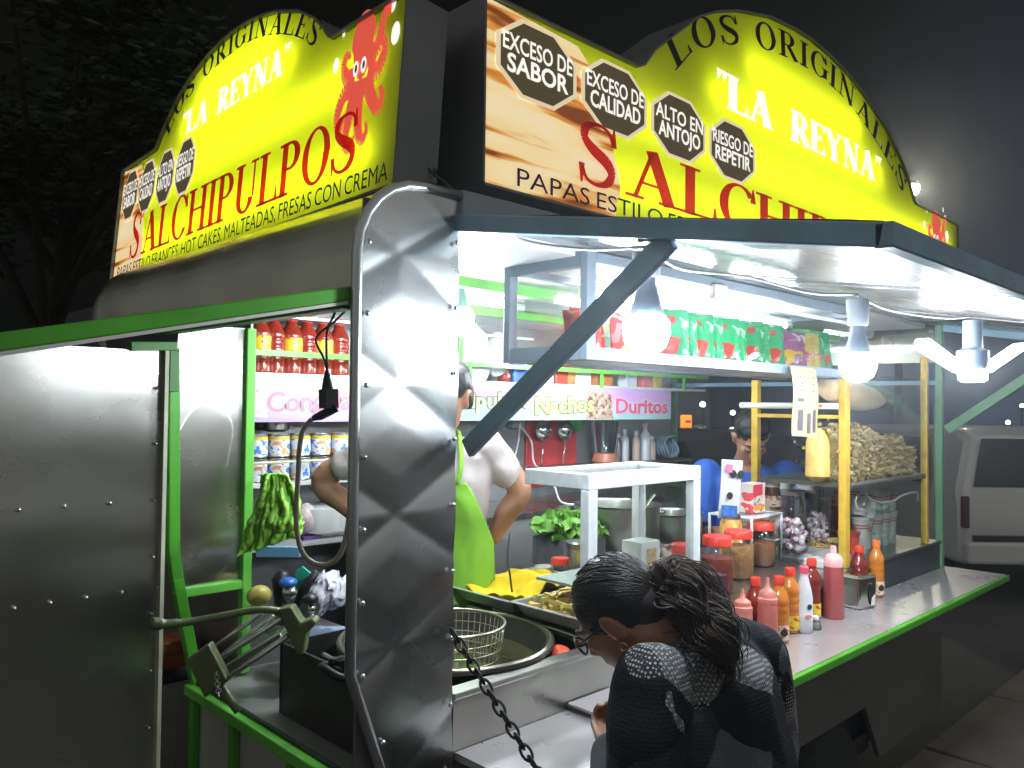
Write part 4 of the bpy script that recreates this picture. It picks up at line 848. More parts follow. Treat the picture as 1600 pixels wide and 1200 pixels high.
for px, y, fl, lb in ((1238, .34, mat('dark_biscuits', (.12, .08, .10), .5, 0, 0, 1, .6, 50), 'striped glass jar of dark biscuits to the right of the rack'), (1262, .40, mat('pale_cream', (.62, .62, .40), .4), 'glass jar of pale cream behind the wrapped ball sweets'), (1300, .46, mat('red_jam', (.42, .05, .03), .25), 'glass jar of red jam by the yellow post')):
    L = V((ony(y, px, 800).x, y, zc)); h = 1.30 - zc; t = thing('glass_jar', lb, 'jar', L)
    MB().lathe([(.055, 0), (.06, .01), (.06, h * .85), (.05, h * .93), (.05, h)], L, 20).build('jar_glass', JARG, t, smooth=50); MB().lathe([(.054, .006), (.057, .012), (.057, h * .5), (0, h * .5)], L, 20).build('jar_filling', fl, t, smooth=40)
    MB().lathe([(.052, h), (.052, h + .02), (0, h + .021)], L, 20).build('lid', STEEL if 'cream' not in lb else WHITE, t, smooth=40)
BALL = printed('ball_wrap', (.72, .62, .66), (.30, .08, .20), (.80, .74, .78), (40, 40, 40))
for i, (px, y, z) in enumerate(((1240, .22, zc + .02), (1277, .25, zc + .02))):
    L = V((ony(y, px, 830).x, y, zc + .032)); t = thing('sweets_globe', ('left' if i == 0 else 'right') + ' one of two round clear tubs of marshmallow sweets', 'tub', L)
    MB().lathe([(.045, 0), (.055, .01), (.064, .05), (.062, .085), (.048, .112), (.05, .118)], L, 20).build('tub_shell', JARG, t, smooth=50)
    g = MB(); r_ = random.Random(i)
    for k in range(46):
        a = r_.uniform(0, 6.3); z = r_.uniform(.014, .125); rr = .042 * math.sqrt(r_.random()) * (1 if z < .1 else .6); g.ball(L + V((rr * math.cos(a), rr * math.sin(a), z)), .014, 8, 6)
    g.build('sweets', BALL, t, smooth=180)
g = MB(); flakes(g, 60, lambda r: V((ony(.20, 1290, 850).x + r.uniform(-.08, .10), .16 + r.uniform(0, .08), zc + .006 + r.random() * .05)), .016, rn); o = g.build('crisps', mat('pale_crisps', (.72, .52, .18), .5, 0, 0, 1, .3, 30), smooth=30, kind='stuff'); tag(o, 'loose pale yellow crisps on the counter by the yellow post', 'snacks')
o = MB().box(ony(.24, 1258, 850).x - .13, ony(.24, 1258, 850).x + .16, .15, .33, zc, zc + .030).build('plastic_lid_box', mat('frosted_box', (.6, .6, .62), .3), bev=.006); tag(o, 'low frosted box carrying the two marshmallow tubs', 'box')
o = MB().box(ony(.1, 1290, 880).x - .10, ony(.1, 1290, 880).x + .12, .05, .14, zc, zc + .03).build('napkin_pile', WHITE, bev=.004); tag(o, 'low white napkin pile in front of the crisps', 'napkins')
# more goods crowding the counter between the rack and the yellow post
for px, py, y, kind, w_, c, lb in ((1226, 752, .44, 'jar', .042, (.12, .09, .12), 'striped purple lidded tin behind the chocolate spread jar'), (1247, 760, .47, 'box', .05, (.60, .60, .66), 'white printed carton behind the marshmallow tubs'),
        (1268, 768, .44, 'jar', .036, (.60, .62, .55), 'pale green glass tumbler jar behind the marshmallow tubs'), (1286, 778, .42, 'jar', .034, (.66, .62, .55), 'cream coloured jar close to the yellow post'), (1307, 765, .50, 'bottle', .024, (.72, .22, .14), 'thin red capped bottle behind the yellow post'),
        (1215, 800, .30, 'jar', .034, (.55, .46, .40), 'small brown jar between rack and marshmallow tubs'), (1142, 800, .30, 'tub', .04, (.70, .36, .10), 'orange spatula pot on the lower rack tier'), (1296, 828, .33, 'jar', .034, (.50, .09, .05), 'squat red salsa jar left of the yellow post')):
    q = ony(y, px, py); L = V((q.x, y, zc)); h = q.z - zc
    if kind == 'box': o = MB().box(L.x - w_, L.x + w_, y - .03, y + .03, zc, q.z).build('carton', printed('crt%d' % px, c, (.25, .2, .4), (.8, .7, .6), (12, 12, 16)), bev=.004); tag(o, lb, 'carton'); continue
    t = thing('goods_' + kind if kind != 'bottle' else 'thin_bottle', lb, kind, L)
    MB().lathe([(w_ * .9, 0), (w_, .008), (w_, h * .80), (w_ * (.85 if kind != 'bottle' else .45), h * .88), (w_ * (.85 if kind != 'bottle' else .4), h * .90), (0, h * .9)], L, 20).build(kind + '_body', printed('gd%d' % px, c, tuple(q_ * .5 for q_ in c), tuple(min(.8, q_ * 1.5) for q_ in c), (16, 16, 20)), t, smooth=45)
    MB().lathe([(w_ * (.88 if kind != 'bottle' else .5), h * .885), (w_ * (.88 if kind != 'bottle' else .5), h * .985), (w_ * .4, h), (0, h)], L, 18).build('lid', REDC if px in (1307, 1296) else (WHITE if px in (1226, 1286) else STEEL), t, smooth=40)
# ---------------------------------------------------------------- fryer
PC = V((.475, .285, .872)); pr = .262
t = thing('frying_pan', 'huge round black frying pot of oil set in the counter beside the corner panel', 'pot', PC)
MB().lathe([(.10, 0), (.16, .02), (pr - .03, .12), (pr - .006, .197), (pr + .010, .203), (pr + .008, .211), (pr - .010, .209), (pr - .04, .125), (.155, .03), (0, .022)], PC, 44).build('pot_body', mat('blackened_steel', (.10, .095, .08), .35, .85, .001, 20, .4, 10), t, smooth=45)
g = MB(); g.tube([PC + V((pr * math.cos(a), pr * math.sin(a), .209)) for a in [2 * math.pi * i / 56 for i in range(56)]], .0065, 8, True); g.build('pot_rim', mat('worn_rim', (.42, .38, .30), .3, 1, .001, 20, .3, 10), t, smooth=180)
MB().lathe([(0, .155), (pr - .028, .155), (pr - .028, .150), (0, .150)], PC, 40).build('frying_oil', mat('frying_oil', (.05, .045, .02), .06, 0, .0006, 14, coat=.6), t, smooth=40)
for ang in (-8, 172):
    d = V((math.cos(R_(ang)), math.sin(R_(ang)), 0)); n = V((-d.y, d.x, 0)); c = PC + d * (pr + .008) + V((0, 0, .18))
    MB().tube(bez([c - n * .055, c - n * .05 + d * .035, c + d * .055 + V((0, 0, .012)), c + n * .05 + d * .035, c + n * .055], 5), .010, 8).build('handle', DARKM, t, smooth=180)
BC = V((.50, .295, 1.012)); br = .135
t = thing('frying_basket', 'round wire frying basket resting inside the black pot', 'basket', BC); g = MB(); WIRE = mat('basket_wire', (.55, .52, .42), .3, 1)
for z, r in ((0, .10), (.02, .124), (.045, .128), (.07, .131)): g.tube([BC + V((r * math.cos(a), r * math.sin(a), z)) for a in [2 * math.pi * i / 36 for i in range(36)]], .0014, 5, True)
for i in range(48): a = 2 * math.pi * i / 48; g.tube([BC + V((.10 * math.cos(a), .10 * math.sin(a), 0)), BC + V((.124 * math.cos(a), .124 * math.sin(a), .02)), BC + V((br * math.cos(a), br * math.sin(a), .10))], .0009, 4)
for i in range(-7, 8): w_ = math.sqrt(max(0, .01 - (i * .0135) ** 2)); g.tube([BC + V((i * .0135, -w_, 0)), BC + V((i * .0135, w_, 0))], .0009, 4)
g.build('wire_mesh', WIRE, t, smooth=180); g = MB(); g.tube([BC + V((br * math.cos(a), br * math.sin(a), .10)) for a in [2 * math.pi * i / 40 for i in range(40)]], .004, 7, True); g.build('basket_rim', WIRE, t, smooth=180)
g = MB(); d = V((.50, .86, 0)); g.tube(bez([BC + d * br + V((0, 0, .10)), BC + d * (br + .07) + V((0, 0, .135)), BC + d * (br + .17) + V((0, 0, .13))], 6), .005, 7); g.box(BC.x + .085, BC.x + .125, BC.y + .12, BC.y + .135, 1.095, 1.118); g.build('basket_handle', WIRE, t, smooth=60)
q = onz(1.06, 878, 1023); o = MB().ball(onz(1.045, 873, 1022), (.032, .032, .022)).build('gas_knob', mat('red_knob', (.7, .07, .02), .4), smooth=180); tag(o, 'red round knob beside the black frying pot', 'knob')
# trays
def tray(x0, x1, y0, y1, z, h, label):
    t = thing('metal_tray', label, 'tray', (x0, y0, z)); g = MB(); e = .02
    g.add([(x0 + e, y0 + e, z), (x1 - e, y0 + e, z), (x1 - e, y1 - e, z), (x0 + e, y1 - e, z), (x0, y0, z + h), (x1, y0, z + h), (x1, y1, z + h), (x0, y1, z + h),
        (x0 - .012, y0 - .012, z + h), (x1 + .012, y0 - .012, z + h), (x1 + .012, y1 + .012, z + h), (x0 - .012, y1 + .012, z + h)],
        [(0, 1, 2, 3), (0, 4, 5, 1), (1, 5, 6, 2), (2, 6, 7, 3), (3, 7, 4, 0), (4, 8, 9, 5), (5, 9, 10, 6), (6, 10, 11, 7), (7, 11, 8, 4)])
    o = g.build('tray_body', mat('tray_metal', (.58, .59, .60), .36, .7, .0008, 12, .08, 6), t); s = o.modifiers.new('thick', 'SOLIDIFY'); s.thickness = .0025; return t
tray(.728, 1.10, .05, .30, 1.093, .035, 'steel tray of fried potatoes between the pot and the woman head')
tray(.735, 1.12, .315, .60, 1.088, .035, 'steel tray holding the yellow cloth behind the potato tray')
rf = random.Random(5); g = MB()
for i in range(290):
    c = V((rf.uniform(.755, 1.07), rf.uniform(.075, .278), 1.103 + rf.random() * .04)); a = rf.uniform(0, 3.15); d = V((math.cos(a), math.sin(a), rf.uniform(-.3, .3))); l_ = rf.uniform(.02, .038)
    g.bar(c - d * l_ / 2, c + d * l_ / 2, .010, .010)
o = g.build('fried_potatoes', mat('fried_potato', (.86, .64, .17), .5, 0, .001, 40, .18, 30), kind='stuff'); tag(o, 'heap of golden fried potato sticks in the front steel tray', 'fried potatoes')
def cl(s, t):
    x = .765 + s * .30; y = .335 + t * .22
    return V((x, y, 1.118 + .030 * mnoise.noise((x * 8, y * 8, 3)) + .024 * math.exp(-((s - .42 - .2 * t) / .12) ** 2) + .030 * abs(mnoise.noise((x * 16, y * 12, 7))) + .006 * math.sin(s * 19 + t * 7)))
o = MB().grid(cl, 64, 52).build('yellow_cloth', mat('yellow_cloth', (.80, .55, .01), .8, 0, .0008, 200, .1, 20), smooth=180); s_ = o.modifiers.new('thick', 'SOLIDIFY'); s_.thickness = .004; tag(o, 'crumpled bright yellow cloth lying on the rear tray', 'cloth')
# little things behind the tray
jar(875, .44, .115, .032, 'small clear spice jar with red lid beside the yellow cloth', mat('spice', (.5, .32, .2), .5, 0, 0, 1, .4, 60), .3)
for px, y, lb, mt_, r, h in ((905, .50, 'round steel canister behind the small red lidded jar', STEEL, .045, .12), (850, .50, 'small tub with white lid and yellow base near the cloth', mat('mustard', (.66, .42, .06), .4), .03, .06)):
    L = V((ony(y, px, 900).x, y, zc)); t = thing('canister', lb, 'canister', L); MB().lathe([(r * .95, 0), (r, .005), (r, h), (0, h)], L, 20).build('canister_body', mt_, t, smooth=40); MB().lathe([(r * 1.03, h), (r * 1.03, h + .018), (r * .95, h + .022), (0, h + .022)], L, 20).build('lid', WHITE if 'white' in lb else STEEL_D, t, smooth=40)
g = MB().ball((ony(.5, 818, 890).x, .5, zc + .035), (.04, .04, .035)); o = g.build('plastic_bag', mat('cloudy_bag', (.62, .62, .64), .3, 0, .02, 40), smooth=180); tag(o, 'crumpled whitish plastic bag beside the apron', 'bag')
# lettuce on a crate
q = ony(.75, 890, 850); o = MB().box(q.x - .11, q.x + .13, .68, .84, zc, zc + .105).build('black_crate', mat('crate', (.10, .10, .11), .5), bev=.003); tag(o, 'dark crate under the lettuce beside the white case', 'crate')
g = MB(); rl = random.Random(8)
for i in range(46):
    c = V((q.x + rl.uniform(-.10, .10), .76 + rl.uniform(-.07, .07), zc + .11 + rl.random() * .05)); M = Matrix.Rotation(rl.uniform(0, 6.3), 3, 'Z') @ Matrix.Rotation(rl.uniform(-.8, .8), 3, 'X'); s = rl.uniform(.03, .055); ph = rl.uniform(0, 6)
    g.grid(lambda a, b: c + M @ V(((a - .5) * 2 * s * math.sin(math.pi * (.15 + .8 * b)), (b - .5) * 2 * s, .012 * math.sin(a * 11 + ph) + .012 * math.sin(b * 13 + ph) + s * .6 * (a - .5) ** 2)), 7, 7)
o = g.build('lettuce', mat('lettuce_green', (.14, .34, .035), .5, 0, .001, 40, .4, 14), smooth=180); tag(o, 'bunch of ruffled green lettuce on the dark crate', 'lettuce')
# pots
for cx, cy, r, z1, z0_, lb in ((1.80, .80, .175, 1.268, 1.0, 'large tall steel stock pot behind the white glass case'), (2.18, .80, .14, 1.20, 1.0, 'smaller steel pot with a ladle behind the large stock pot')):
    L = V((cx, cy, z0_)); h = z1 - z0_; t = thing('stock_pot', lb, 'pot', L)
    MB().lathe([(r * .97, 0), (r, .01), (r, h - .008), (r + .008, h), (r - .002, h), (r - .005, h - .01), (r - .006, .02), (0, .015)], L, 36).build('pot_body', mat('brushed_pot', (.55, .55, .50), .28, 1, .0004, 8, .1, 5), t, smooth=40)
    for sg in (0, 1):
        d = V((math.cos(R_(-20 + 180 * sg)), math.sin(R_(-20 + 180 * sg)), 0)); n = V((-d.y, d.x, 0)); c = L + d * r + V((0, 0, h - .04)); MB().tube(bez([c - n * .05, c - n * .045 + d * .03, c + n * .045 + d * .03, c + n * .05], 5), .006, 7).build('handle', STEEL, t, smooth=180)
    o = MB().bar(L + V((-.02, 0, .1)), L + V((r * .95, -r * .4, h + .03)), .02, .006).build('spoon' if r > .15 else 'ladle', STEEL if r > .15 else BLACKP, bev=.002); tag(o, ('pale spoon' if r > .15 else 'black ladle handle') + ' sticking out of the ' + ('large' if r > .15 else 'smaller') + ' pot', 'spoon')
o = MB().box(1.6, 2.4, .63, .98, .97, .999).build('pot_stand', DARKM, bev=.003); tag(o, 'dark iron stand under the two steel pots', 'stand')
for x in (1.63, 2.37):
    for y in (.66, .95): MB().box(x - .015, x + .015, y - .015, y + .015, .41, .97).build('stand_leg', DARKM, o)
# ---------------------------------------------------------------- back wall: banner, shelves, tools
def banner_mat():
    mt = mat('printed_banner', (.7, .6, .7), .45); n = mt.node_tree.nodes; l = mt.node_tree.links; b = n['Principled BSDF']
    t = n.new('ShaderNodeTexCoord'); sp = n.new('ShaderNodeSeparateXYZ'); l.new(t.outputs['Generated'], sp.inputs[0])
    cr = n.new('ShaderNodeValToRGB'); e = cr.color_ramp.elements; e[0].position = 0; e[0].color = (.45, .70, .62, 1); e[1].position = 1; e[1].color = (.55, .40, .75, 1); x = e.new(.35); x.color = (.40, .62, .85, 1); x = e.new(.7); x.color = (.72, .36, .75, 1)
    c2 = n.new('ShaderNodeValToRGB'); f = c2.color_ramp.elements; f[0].position = .05; f[0].color = (.45, .33, .72, 1); f[1].position = 1; f[1].color = (.70, .55, .66, 1); x = f.new(.45); x.color = (.78, .55, .70, 1); x = f.new(.72); x.color = (.80, .78, .30, 1); x = f.new(.88); x.color = (.60, .78, .66, 1)
    mx = n.new('ShaderNodeMixRGB'); mr = n.new('ShaderNodeMapRange'); mr.inputs[1].default_value = .20; mr.inputs[2].default_value = .30
    l.new(sp.outputs['X'], mr.inputs[0]); l.new(sp.outputs['Z'], cr.inputs[0]); l.new(sp.outputs['Z'], c2.inputs[0]); l.new(mr.outputs[0], mx.inputs[0]); l.new(c2.outputs[0], mx.inputs[1]); l.new(cr.outputs[0], mx.inputs[2]); l.new(mx.outputs[0], b.inputs['Base Color']); return mt
BY = 1.205; bx0, bx1 = .36, 2.80
bx1 = ony(BY, 1048, 630).x; bx0 = ony(BY, 394, 630).x - .05
o = MB().box(bx0, bx1, BY, BY + .003, ony(BY, 1048, 655).z, 1.750).build('menu_banner', banner_mat()); tag(o, 'long pastel printed banner along the front of the upper shelf inside the cart', 'banner')
BZ = ony(BY, 1048, 655).z; BH = 1.75 - BZ
def bn(txt, pxa, pxb, zb, zh, col, edge, tilt=0.):
    ua, ub = ony(BY, pxa, 630).x, ony(BY, pxb, 630).x
    for nm, bd, mt_, d in (('word_outline', .075, edge, .0012), ('word', .026, col, .0024)):
        g = MB(); vs, fs = font_tris(txt, bd); k = bd * 1.2 * (1 if bd > .03 else 0); kw = k / max(3, len(txt)) * 1.0
        g.add([(ua + (ub - ua) * (a * (1 + 2 * kw) - kw), BY - d, BZ + (zb + zh * b + tilt * a) * BH) for a, b in vs], fs); g.build(nm, mt_, o)
PKW = mat('pink_ink', (.80, .22, .33), .45); GRW = mat('pale_green_ink', (.62, .78, .42), .45); YEW = mat('pale_yellow_ink', (.82, .80, .25), .45); REW = mat('red_pink_ink', (.80, .12, .25), .45); TEW = mat('teal_ink', (.35, .66, .62), .45); DKO = mat('dark_outline_ink', (.10, .16, .06), .45); LPK = mat('light_pink_ink', (.85, .62, .72), .45)
bn('Congelados', 416, 600, .22, .45, PKW, TEW, .12); bn('Salchipulpos', 660, 829, .34, .44, GRW, DKO, .02); bn('Nachos', 836, 928, .18, .50, YEW, DKO, .10); bn('Duritos', 962, 1043, .22, .48, REW, LPK, 0)
g = MB(); xa, xb = ony(BY, 915, 630).x, ony(BY, 958, 630).x; g.prism([(xa, BZ + .004), (xb, BZ + .004), (xb - .01, BZ + BH * .8), (xa + .02, BZ + BH * .95)], (0, BY - .0011, 0), (1, 0, 0), (0, 0, 1), 0); g.build('food_picture', printed('nacho_print', (.52, .34, .25), (.18, .07, .06), (.75, .62, .5), (26, 26, 26)), o)
g = MB(); xa, xb = bx0 + .052, bx0 + .105; g.prism([(xa, BZ + .02), (xb, BZ + .015), (xb + .01, BZ + BH * .7), (xa + .0, BZ + BH * .8)], (0, BY - .0011, 0), (1, 0, 0), (0, 0, 1), 0); g.build('drink_picture', printed('drink_print', (.78, .45, .55), (.65, .20, .30), (.85, .66, .72), (20, 20, 20)), o)
# bottles along the upper shelf
g1 = 'red sauce bottles with yellow labels on the upper shelf'; g2 = 'red ribbed sauce bottles without label on the upper shelf'
ys = 1.32; zt = 1.7645
LA = 'tall red sauce bottle with yellow label on the upper shelf left of the corner panel'; LB = 'tall ribbed red sauce bottle without label on the upper shelf left of the corner panel'
first = {}
for i, px in enumerate((406, 428, 455, 479, 504, 529)):
    L = (ony(ys, px, 560).x, ys, zt); a = i % 2 == 0
    if a not in first: first[a] = sauce_bottle(L, LA if a else LB, HOT, REDC, YL if a else None, .212, r=.038, grp=g1 if a else g2, lz=(.055, .125))
    else: dup(first[a], L)
first_r = {}
for i, (px, lb) in enumerate(((702, 'red bottle with yellow band next to the white bag on the upper shelf'), (718, 'ribbed red sauce bottle right of the corner panel on the upper shelf'), (738, 'ribbed red sauce bottle right of the corner panel on the upper shelf'), (789, 'red sauce bottle against the green shelf post on the upper shelf'))):
    L = (ony(ys, px, 560).x, ys, zt)
    if i == 2: dup(s0, L)
    else: s0 = sauce_bottle(L, lb, HOT, REDC, YL if i in (0,) else None, .205 if i < 3 else .12, r=.034, grp='ribbed red bottles right of the corner panel' if i == 1 else None)
def boxy(px, w_, h, mt_, label, cat='box', y=1.30): L = ony(y, px, 590); o = MB().box(L.x - w_ / 2, L.x + w_ / 2, y - .03, y + .03, zt, zt + h).build('package', mt_, bev=.004); tag(o, label, cat)
boxy(806, .085, .12, printed('blue_pack', (.03, .18, .62), (.02, .10, .40), (.75, .75, .8), (14, 14, 14)), 'blue package on the upper shelf above the letters pulpos')
boxy(850, .07, .075, printed('sky_pack', (.10, .35, .66), (.7, .7, .7), (.1, .3, .6), (14, 14, 14)), 'pale blue package half hidden by the diagonal strut')
for px, w_, h, c, lb in ((870, .08, .09, (.45, .06, .04), 'brown red carton on the upper shelf right of the strut'), (886, .05, .085, (.60, .20, .06), 'orange brown jar shaped pack on the upper shelf'), (905, .11, .065, (.66, .66, .66), 'white low tub on the upper shelf'), (938, .13, .07, (.60, .22, .06), 'orange red bag of snacks lying on the upper shelf'), (980, .09, .07, (.6, .63, .7), 'bluish white cup on the upper shelf near the banner end'), (1005, .08, .07, (.60, .14, .12), 'red pack near the right end of the upper shelf'), (1022, .06, .07, (.62, .45, .06), 'yellow pack at the right end of the upper shelf')):
    boxy(px, w_, h, mat('pack%d' % px, c, .4, 0, .003, 20, .35, 25), lb)
o = MB().lathe([(.0, .02), (.20, .012), (.235, 0), (.20, -.008), (0, -.01)], (ony(1.30, 945, 580).x, 1.31, zt + .085), 28).build('white_tray', WHITE, smooth=50); o.scale = (1, .55, 1); o.location.y = 1.31 * .45; tag(o, 'wide white oval tray lying over the packs on the upper shelf', 'tray')
# white bags
for px, z, s, lb in ((735, 1.965, .12, 'big bulging white plastic bag hanging at the top shelf by the green post'), (780, 1.80, .07, 'narrow white bag right of the green shelf post')):
    L = ony(1.30, px, 520); c = V((L.x, 1.31, z - (.10 if s > .1 else -.09))); g = MB().ball(c, (s, s * .6, s * 1.25 if s > .1 else .10), 18, 14)
    for i, v in enumerate(g.v): v += V((1, .6, .8)) * (.018 * mnoise.noise(v * 18))
    o = g.build('plastic_bag', mat('white_bag', (.75, .75, .76), .35, 0, .006, 30), smooth=180); tag(o, lb, 'bag')
# evaporated milk tins, two high
TIN = printed('tin_label', (.70, .72, .78), (.06, .22, .62), (.75, .36, .14), (22, 22, 26)); TIN2 = printed('tin_label_purple', (.72, .70, .74), (.16, .10, .40), (.10, .35, .66), (22, 22, 26))
tb = None
for row in range(2):
    for i in range(7):
        x = .465 + i * .082; L = (x, 1.30, 1.393 + row * .083)
        if tb is None:
            tb = thing('milk_tin', 'small blue and white printed tin in the two high row on the middle shelf', 'tin', L, 'printed tins on the middle shelf')
            MB().lathe([(.036, .001), (.0375, .004), (.0365, .006), (.0365, .074), (.0375, .076), (.037, .079), (.033, .079), (.033, .076), (0, .076)], V(L), 20).build('tin_can', STEEL, tb, smooth=40)
            MB().lathe([(.0372, .008), (.0372, .072)], V(L), 20, cap=False).build('tin_label', TIN, tb, smooth=180)
            g = MB(); g.lathe([(.0376, .060), (.0376, .071)], V(L), 20, cap=False); g.build('tin_stripe', mat('tin_yellow', (.75, .55, .05), .4), tb, smooth=180)
        else:
            o = dup(tb, L, rz=random.uniform(-.5, .5) + (0 if i % 2 else 2.0))
L = ony(1.36, 430, 683); t = thing('cruet', 'small glass jug with steel cap on top of the printed tins', 'jug', (L.x, 1.36, 1.56)); MB().lathe([(.03, 0), (.05, .01), (.05, .04), (.03, .055), (.0, .055)], (L.x, 1.36, 1.56), 18).build('jug_glass', STEEL_D, t, smooth=50); MB().ball((L.x - .065, 1.36, 1.59), .025).build('jug_knob', BLACKP, t, smooth=180)
# foam plates and bag on the plate shelf
for i, px in enumerate((497, 519, 538)): 
    L = V((ony(1.30, px + 8, 830).x, 1.32, 1.181)); o = MB().lathe([(.05, 0), (.085, .02), (.09, .095), (.088, .105), (.06, .108), (0, .105)], L, 22).build('foam_plates', mat('foam_white', (.72, .72, .72), .6, 0, .0006, 80), smooth=40); tag(o, 'white foam tub on the plate shelf behind the hose loop', 'tub', 'white foam tubs')
    if i == 1: break
g = MB().ball(ony(1.30, 478, 812), (.045, .04, .06), 14, 10); 
for v in g.v: v += V((1, .6, .8)) * (.014 * mnoise.noise(v * 25))
o = g.build('plastic_bag', mat('pinkish_bag', (.66, .52, .52), .35, 0, .006, 30), smooth=180); tag(o, 'pinkish plastic bag of cups on the plate shelf next to white tubs', 'bag')
o = MB().box(ony(1.3, 478, 840).x - .03, ony(1.3, 478, 840).x + .04, 1.26, 1.34, 1.181, 1.192).build('purple_cloth', mat('purple', (.14, .05, .25), .6)); tag(o, 'small purple cloth under the pinkish bag', 'cloth')
# lime green carrier bag
q = [(398, 748), (412, 740), (425, 752), (443, 765), (450, 790), (462, 832), (440, 842), (400, 848)]
C0 = atf(425, 800, 2.25)
def lb(s, t):
    ww = .035 + .055 * t ** .8; y = (s - .5) * 2
    q = C0 + r0 * (y * ww + .012 * math.sin(t * 4)) + V((0, 0, .105 - .20 * t + (.03 * y if t > .8 else 0)))
    return q + f0 * (.045 * abs(mnoise.noise((s * 4 + t, t * 3, 9))) - .03 * math.sin(math.pi * t) * math.cos(y * 1.5) + .030 * abs(mnoise.noise((s * 9, t * 2.2 + s * 3, 5))) + .02 * abs(mnoise.noise((s * 15, t * 9, 2))))
g = MB().grid(lb, 60, 64); h = MB(); o = g.build('carrier_bag', mat('lime_bag', (.30, .62, .07), .5, 0, .004, 25, .12, 12), smooth=180); s_ = o.modifiers.new('thick', 'SOLIDIFY'); s_.thickness = .004; tag(o, 'bright lime green carrier bag hanging on the green post', 'bag')
g = MB(); a = C0 + V((0, 0, -.115)) + f0 * .03; g.bar(a - r0 * .05, a + r0 * .075, .02, .03); o = g.build('blue_tray', mat('light_blue_plastic', (.18, .40, .62), .4), bev=.003); tag(o, 'thin light blue tray edge just under the lime bag', 'tray')
# hose and plug hanging in the left opening
q = [(530, 470), (522, 492), (512, 515), (510, 545), (512, 585)]; P_ = [atf(x, y, 1.62) for x, y in q]
t = thing('hanging_plug', 'black socket plug hanging on a cord in the end opening', 'plug', P_[-1]); g = MB(); g.tube(bez(P_, 6), .003, 6); q = [(540, 485), (520, 505), (500, 520), (494, 535), (506, 560), (511, 580)]; g.tube(bez([atf(x, y, 1.63) for x, y in q], 6), .0025, 6); g.build('cord', BLACKP, t, smooth=180)
g = MB(); a, b = atf(511, 578, 1.62), atf(512, 612, 1.62); g.tube([a, a.lerp(b, .45), b], [.004, .009, .013], 10); a, b = atf(503, 610, 1.62), atf(525, 634, 1.62); g.bar(atf(513, 608, 1.62), atf(514, 638, 1.62), .026, .030); g.tube([atf(526, 636, 1.62), atf(500, 650, 1.615), atf(488, 654, 1.61)], [.010, .009, .005], 8); g.build('plug_body', BLACKP, t, smooth=40)
q = [(488, 654), (474, 672), (468, 700), (466, 740), (463, 790), (464, 830), (472, 862), (490, 880), (512, 882), (530, 868), (540, 840), (548, 790)]; o = MB().tube(bez([atf(x, y, 1.615) for x, y in q], 8), .0052, 8).build('grey_cord', mat('grey_beige_cord', (.34, .30, .22), .45), smooth=180); tag(o, 'grey beige power cord looping down from the plug', 'cord')
# utensils at the left
def hd(px, py, dep): return atf(px, py, dep)
D = 2.25
o = MB().tube([hd(437, 945, D), hd(439, 905, D), hd(443, 892, D)], [.014, .026, .014], 12).build('brush', BLACKP, smooth=180); tag(o, 'black bristle brush standing behind the blue cap', 'brush')
t = thing('shaker_cup', 'steel round shaker with a bright blue cap among the utensils', 'shaker', hd(452, 945, 2.2)); MB().ball(hd(453, 925, 2.2), .021).build('steel_ball', POLISH, t, smooth=180); MB().ball(hd(450, 910, 2.2), (.026, .024, .014)).build('blue_cap', mat('blue_cap', (.03, .14, .50), .3), t, smooth=180); MB().tube([hd(448, 940, 2.2), hd(446, 975, 2.2)], .012, 10).build('handle', BLACKP, t, smooth=180)
o = MB().tube([hd(462, 950, D), hd(478, 915, D), hd(495, 893, D)], [.011, .015, .010], 10).build('knife_handle', BLACKP, smooth=180); tag(o, 'slanting black knife handle right of the blue cap', 'knife')
o = MB().prism([(0, 0), (.045, .01), (.05, .05), (.02, .075), (0, .06)], hd(462, 925, 2.3), r0, (0, 0, 1), .01).build('spatula', mat('turquoise', (.03, .42, .30), .35), bev=.002); tag(o, 'turquoise spatula blade behind the knife handle', 'spatula')
t = thing('ice_scoop', 'small steel ball ended scoop with dark cap', 'scoop', hd(488, 955, 2.15)); MB().ball(hd(485, 936, 2.15), (.022, .02, .014)).build('dark_cap', BLACKP, t, smooth=180); MB().ball(hd(487, 951, 2.15), .012).build('steel_ball', POLISH, t, smooth=180); MB().tube([hd(487, 958, 2.15), hd(487, 975, 2.15)], .006, 8).build('stem', POLISH, t, smooth=180)
o = MB().ball(hd(405, 931, 2.3), (.036, .03, .030)).build('lemon_squeezer', mat('yellow_plastic', (.55, .45, .10), .4), smooth=180); tag(o, 'dull yellow round squeezer next to the green post', 'squeezer')
o = MB().tube([hd(436, 925, D), hd(437, 975, D)], .014, 10).build('orange_bottle', mat('orange_plastic', (.5, .14, .02), .4), smooth=180); tag(o, 'orange bottle neck left of the blue cap', 'bottle')
g = MB().ball(hd(515, 925, 2.3), (.06, .05, .055), 60, 40)
for v in g.v: v += V((1, .8, .9)) * (.05 * (abs(mnoise.noise(v * 18)) - .25) + .03 * (abs(mnoise.noise(v * 45)) - .2))
o = g.build('plastic_bag', mat('clear_wrap', (.58, .56, .64), .2, 0, .006, 40, .15, 25), smooth=180); tag(o, 'crumpled clear plastic bag with blue print near the corner trim', 'bag')
g = MB(); a = hd(450, 1005, 2.05); 
for k in range(1): g.prism([(0, 0), (.16, 0), (.14, .16), (.03, .16)], onz(1.0, 448, 1012), r0, V((f0.x, f0.y, .06)), .006)
o = g.build('blue_tray', mat('blue_white_tray', (.36, .46, .72), .3), bev=.002); tag(o, 'pale blue flat tray on the side counter behind the press', 'tray')
